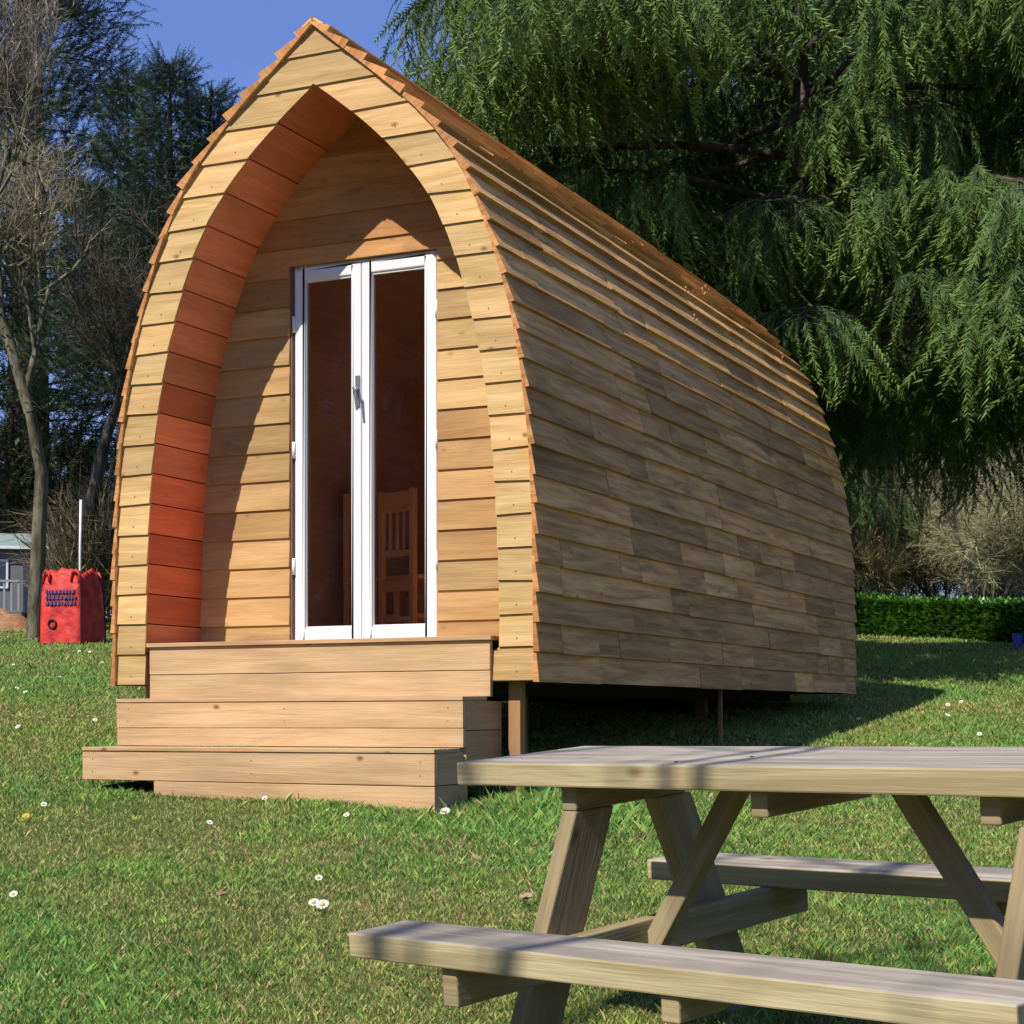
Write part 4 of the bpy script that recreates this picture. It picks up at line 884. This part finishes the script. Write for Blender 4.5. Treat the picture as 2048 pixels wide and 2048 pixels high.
def mound():
    n = 28; V, F = [], []
    for i in range(n):
        for j in range(n):
            u, v = i/(n-1)*2-1, j/(n-1)*2-1; r2 = u*u+v*v; z = .38*max(0, 1-r2)**.8; z *= 1+.3*(float(vnoise(u*3+9, v*3, 1.5, 5))-.5); V.append((u*.75, v*.5, z-.03))
    F = [(i*n+j, (i+1)*n+j, (i+1)*n+j+1, i*n+j+1) for i in range(n-1) for j in range(n-1)]
    me = bpy.data.meshes.new('soil_heap'); me.from_pydata(V, [], F); me.materials.append(plain('orange_soil', (.34, .17, .08), rough=.95, noise=.35, sc=14)); o = link(bpy.data.objects.new('soil_heap', me)); o.location = md; tag(o, 'low heap of orange brown soil in front of the caravan', 'soil heap')
mound()
# small blue tub at the hedge
bt = MB(); bt.tube([(0, 0, 0), (0, 0, .02), (0, 0, .19), (0, 0, .2)], [.05, .055, .07, .075], n=16); p_ = place(8.98, 23.0); o = bt.build('blue_tub', plain('blue_plastic', (.05, .10, .42), rough=.4)); o.location = p_; tag(o, 'small blue plastic tub in front of the hedge at the right edge', 'tub')

# ------------------------------------------------------------------ daisies, fallen leaves
def ground_at(px, py):
    d = fwd*1.0+r_*((px-1024)/FPX)-u_*((py-1363.578)/FPX); t = 3.0
    for _ in range(4000):
        p = CAM+d*t
        if p.z < gz(p.x, p.y): break
        t += .01
    return p
M['petal'] = plain('petal', (.85, .85, .85), rough=.6, noise=0); M['yolk'] = plain('yolk', (.75, .5, .03), rough=.7, noise=0); M['stem'] = plain('stem', (.08, .16, .03), rough=.7)
def daisy(r=.014, mat='petal', name='daisy'):
    root = empty(name); h = MB(); n = 12
    for k_ in range(n):
        a = 2*math.pi*k_/n; c, s = math.cos(a), math.sin(a); w_ = .16
        q = [(c*.25*r, s*.25*r, .030), (math.cos(a-w_*1.3)*r*.9, math.sin(a-w_*1.3)*r*.9, .033), (c*r, s*r, .032), (math.cos(a+w_*1.3)*r*.9, math.sin(a+w_*1.3)*r*.9, .033)]; h.face(q, [(0, 0)]*4, (1, 1, 1))
    h.build('petals', M[mat], root); y = MB(); y.tube([(0, 0, .030), (0, 0, .034), (0, 0, .036)], [.32*r, .3*r, .15*r], n=10); y.build('centre', M['yolk'], root); st = MB(); st.tube([(0, 0, -.01), (0, 0, .0298)], .0012, n=5); st.build('stalk', M['stem'], root)
    return root
proto = daisy(); first = True
spots = [((639, 1769), 'white daisy just above the pair of daisies left of the bench', 1.0), ((632, 1823), 'smaller left daisy of the touching pair in front of the bench', 1.25), ((649, 1827), 'larger right daisy of the touching pair in front of the bench', 1.5),
    ((33, 1802), 'white daisy at the left edge of the near lawn', 1.0), ((88, 1619), 'white daisy beside the bare patch left of the steps', 1.0), ((418, 1655), 'white daisy in the grass below the middle of the steps', .9), ((697, 1642), 'white daisy close below the right half of the steps', 1.0), ((893, 1636), 'large white daisy in the tall grass right of the steps', 1.6), ((533, 1607), 'white daisy against the bottom step board', 1.0)]
spots += [((159, 1308), 'white daisy in front of the right foot of the red bag, left one of two', 1.3), ((181, 1309), 'white daisy nearest the left roof foot in front of the red bag', 1.3), ((34, 1384), 'white daisy at the left edge level with the pod foot', 1.3), ((54, 1392), 'white daisy touching its twin near the left edge level with the pod foot', 1.4), ((190, 1449), 'white daisy just left of the middle step', 1.2), ((42, 1463), 'white daisy at the left edge level with the middle step', 1.3), ((120, 1360), 'white daisy midway between left edge and pod foot', 1.1), ((28, 1335), 'white daisy below the trunk of the tree beside the red bag', 1.1), ((205, 1330), 'white daisy close beside the left roof foot of the pod', 1.0),
    ((1897, 1417), 'white daisy at the right, left one of the upper two behind the table', 1.3), ((1923, 1411), 'white daisy highest of those on the lawn behind the table', 1.2), ((1891, 1440), 'white daisy lowest of the three close together behind the table', 1.3), ((1959, 1477), 'white daisy just above the tabletop near the right edge', 1.2), ((1719, 1446), 'white daisy at the edge of the pod shadow behind the table', 1.1)]
for (p, lb, sc_) in spots:
    o = proto if first else copy_tree(proto); first = False; q = ground_at(*p); o.location = (q.x, q.y, gz(q.x, q.y)); o.scale = (sc_,)*3 if sc_ < 1.4 else (sc_, sc_, 1.2)
    o.rotation_euler = (rad(38+random.uniform(-8, 8)), 0, rad(YAW+random.uniform(-30, 30))); o['label'] = lb; o['category'] = 'daisy'; o['group'] = 'daisies in the lawn'
dn = daisy(.016, 'yolk', 'dandelion'); q = ground_at(54, 1644); dn.location = (q.x, q.y, gz(q.x, q.y)); dn.rotation_euler = (rad(35), 0, rad(YAW)); tag(dn, 'single yellow dandelion flower at the left of the lawn', 'dandelion')
M['dead'] = plain('dead_leaf', (.42, .26, .17), rough=.8, noise=.2)
def dead_leaf(px, py, s_, lb, rz):
    m = MB(); n = 12; rg = random.Random(px); pts = []
    for k_ in range(n):
        a = 2*math.pi*k_/n; rr = s_*(1 if k_ % 2 else .72)*(1 if abs(math.cos(a)) > .4 else .7); pts.append(Vector((math.cos(a)*rr, math.sin(a)*rr*.8, .028+.25*s_*rg.random()+abs(math.sin(a))*s_*.35)))
    for k_ in range(n): m.face([(0, 0, .024), pts[k_], pts[(k_+1) % n]], [(0, 0)]*3, (1, 1, 1))
    o = m.build('dead_leaf', M['dead']); q = ground_at(px, py); o.location = (q.x, q.y, gz(q.x, q.y)); o.rotation_euler = (rad(20), rad(-10), rz); sm = o.modifiers.new('thick', 'SOLIDIFY'); sm.thickness = .0015
    tag(o, lb, 'leaf', 'fallen leaves on the lawn')
dead_leaf(1056, 1812, .024, 'curled pinkish brown leaf in the grass between the benches', .4); dead_leaf(1068, 1702, .014, 'small brown leaf near the top of the left table leg', 1.2); dead_leaf(566, 1738, .016, 'dark brown leaf in the lawn above the daisy pair', 2.0)
dead_leaf(445, 1805, .016, 'brown leaf in the middle of the near lawn', .9); dead_leaf(1847, 1876, .016, 'brown leaf in the grass under the right end of the table', 2.6)
print('DONE script')
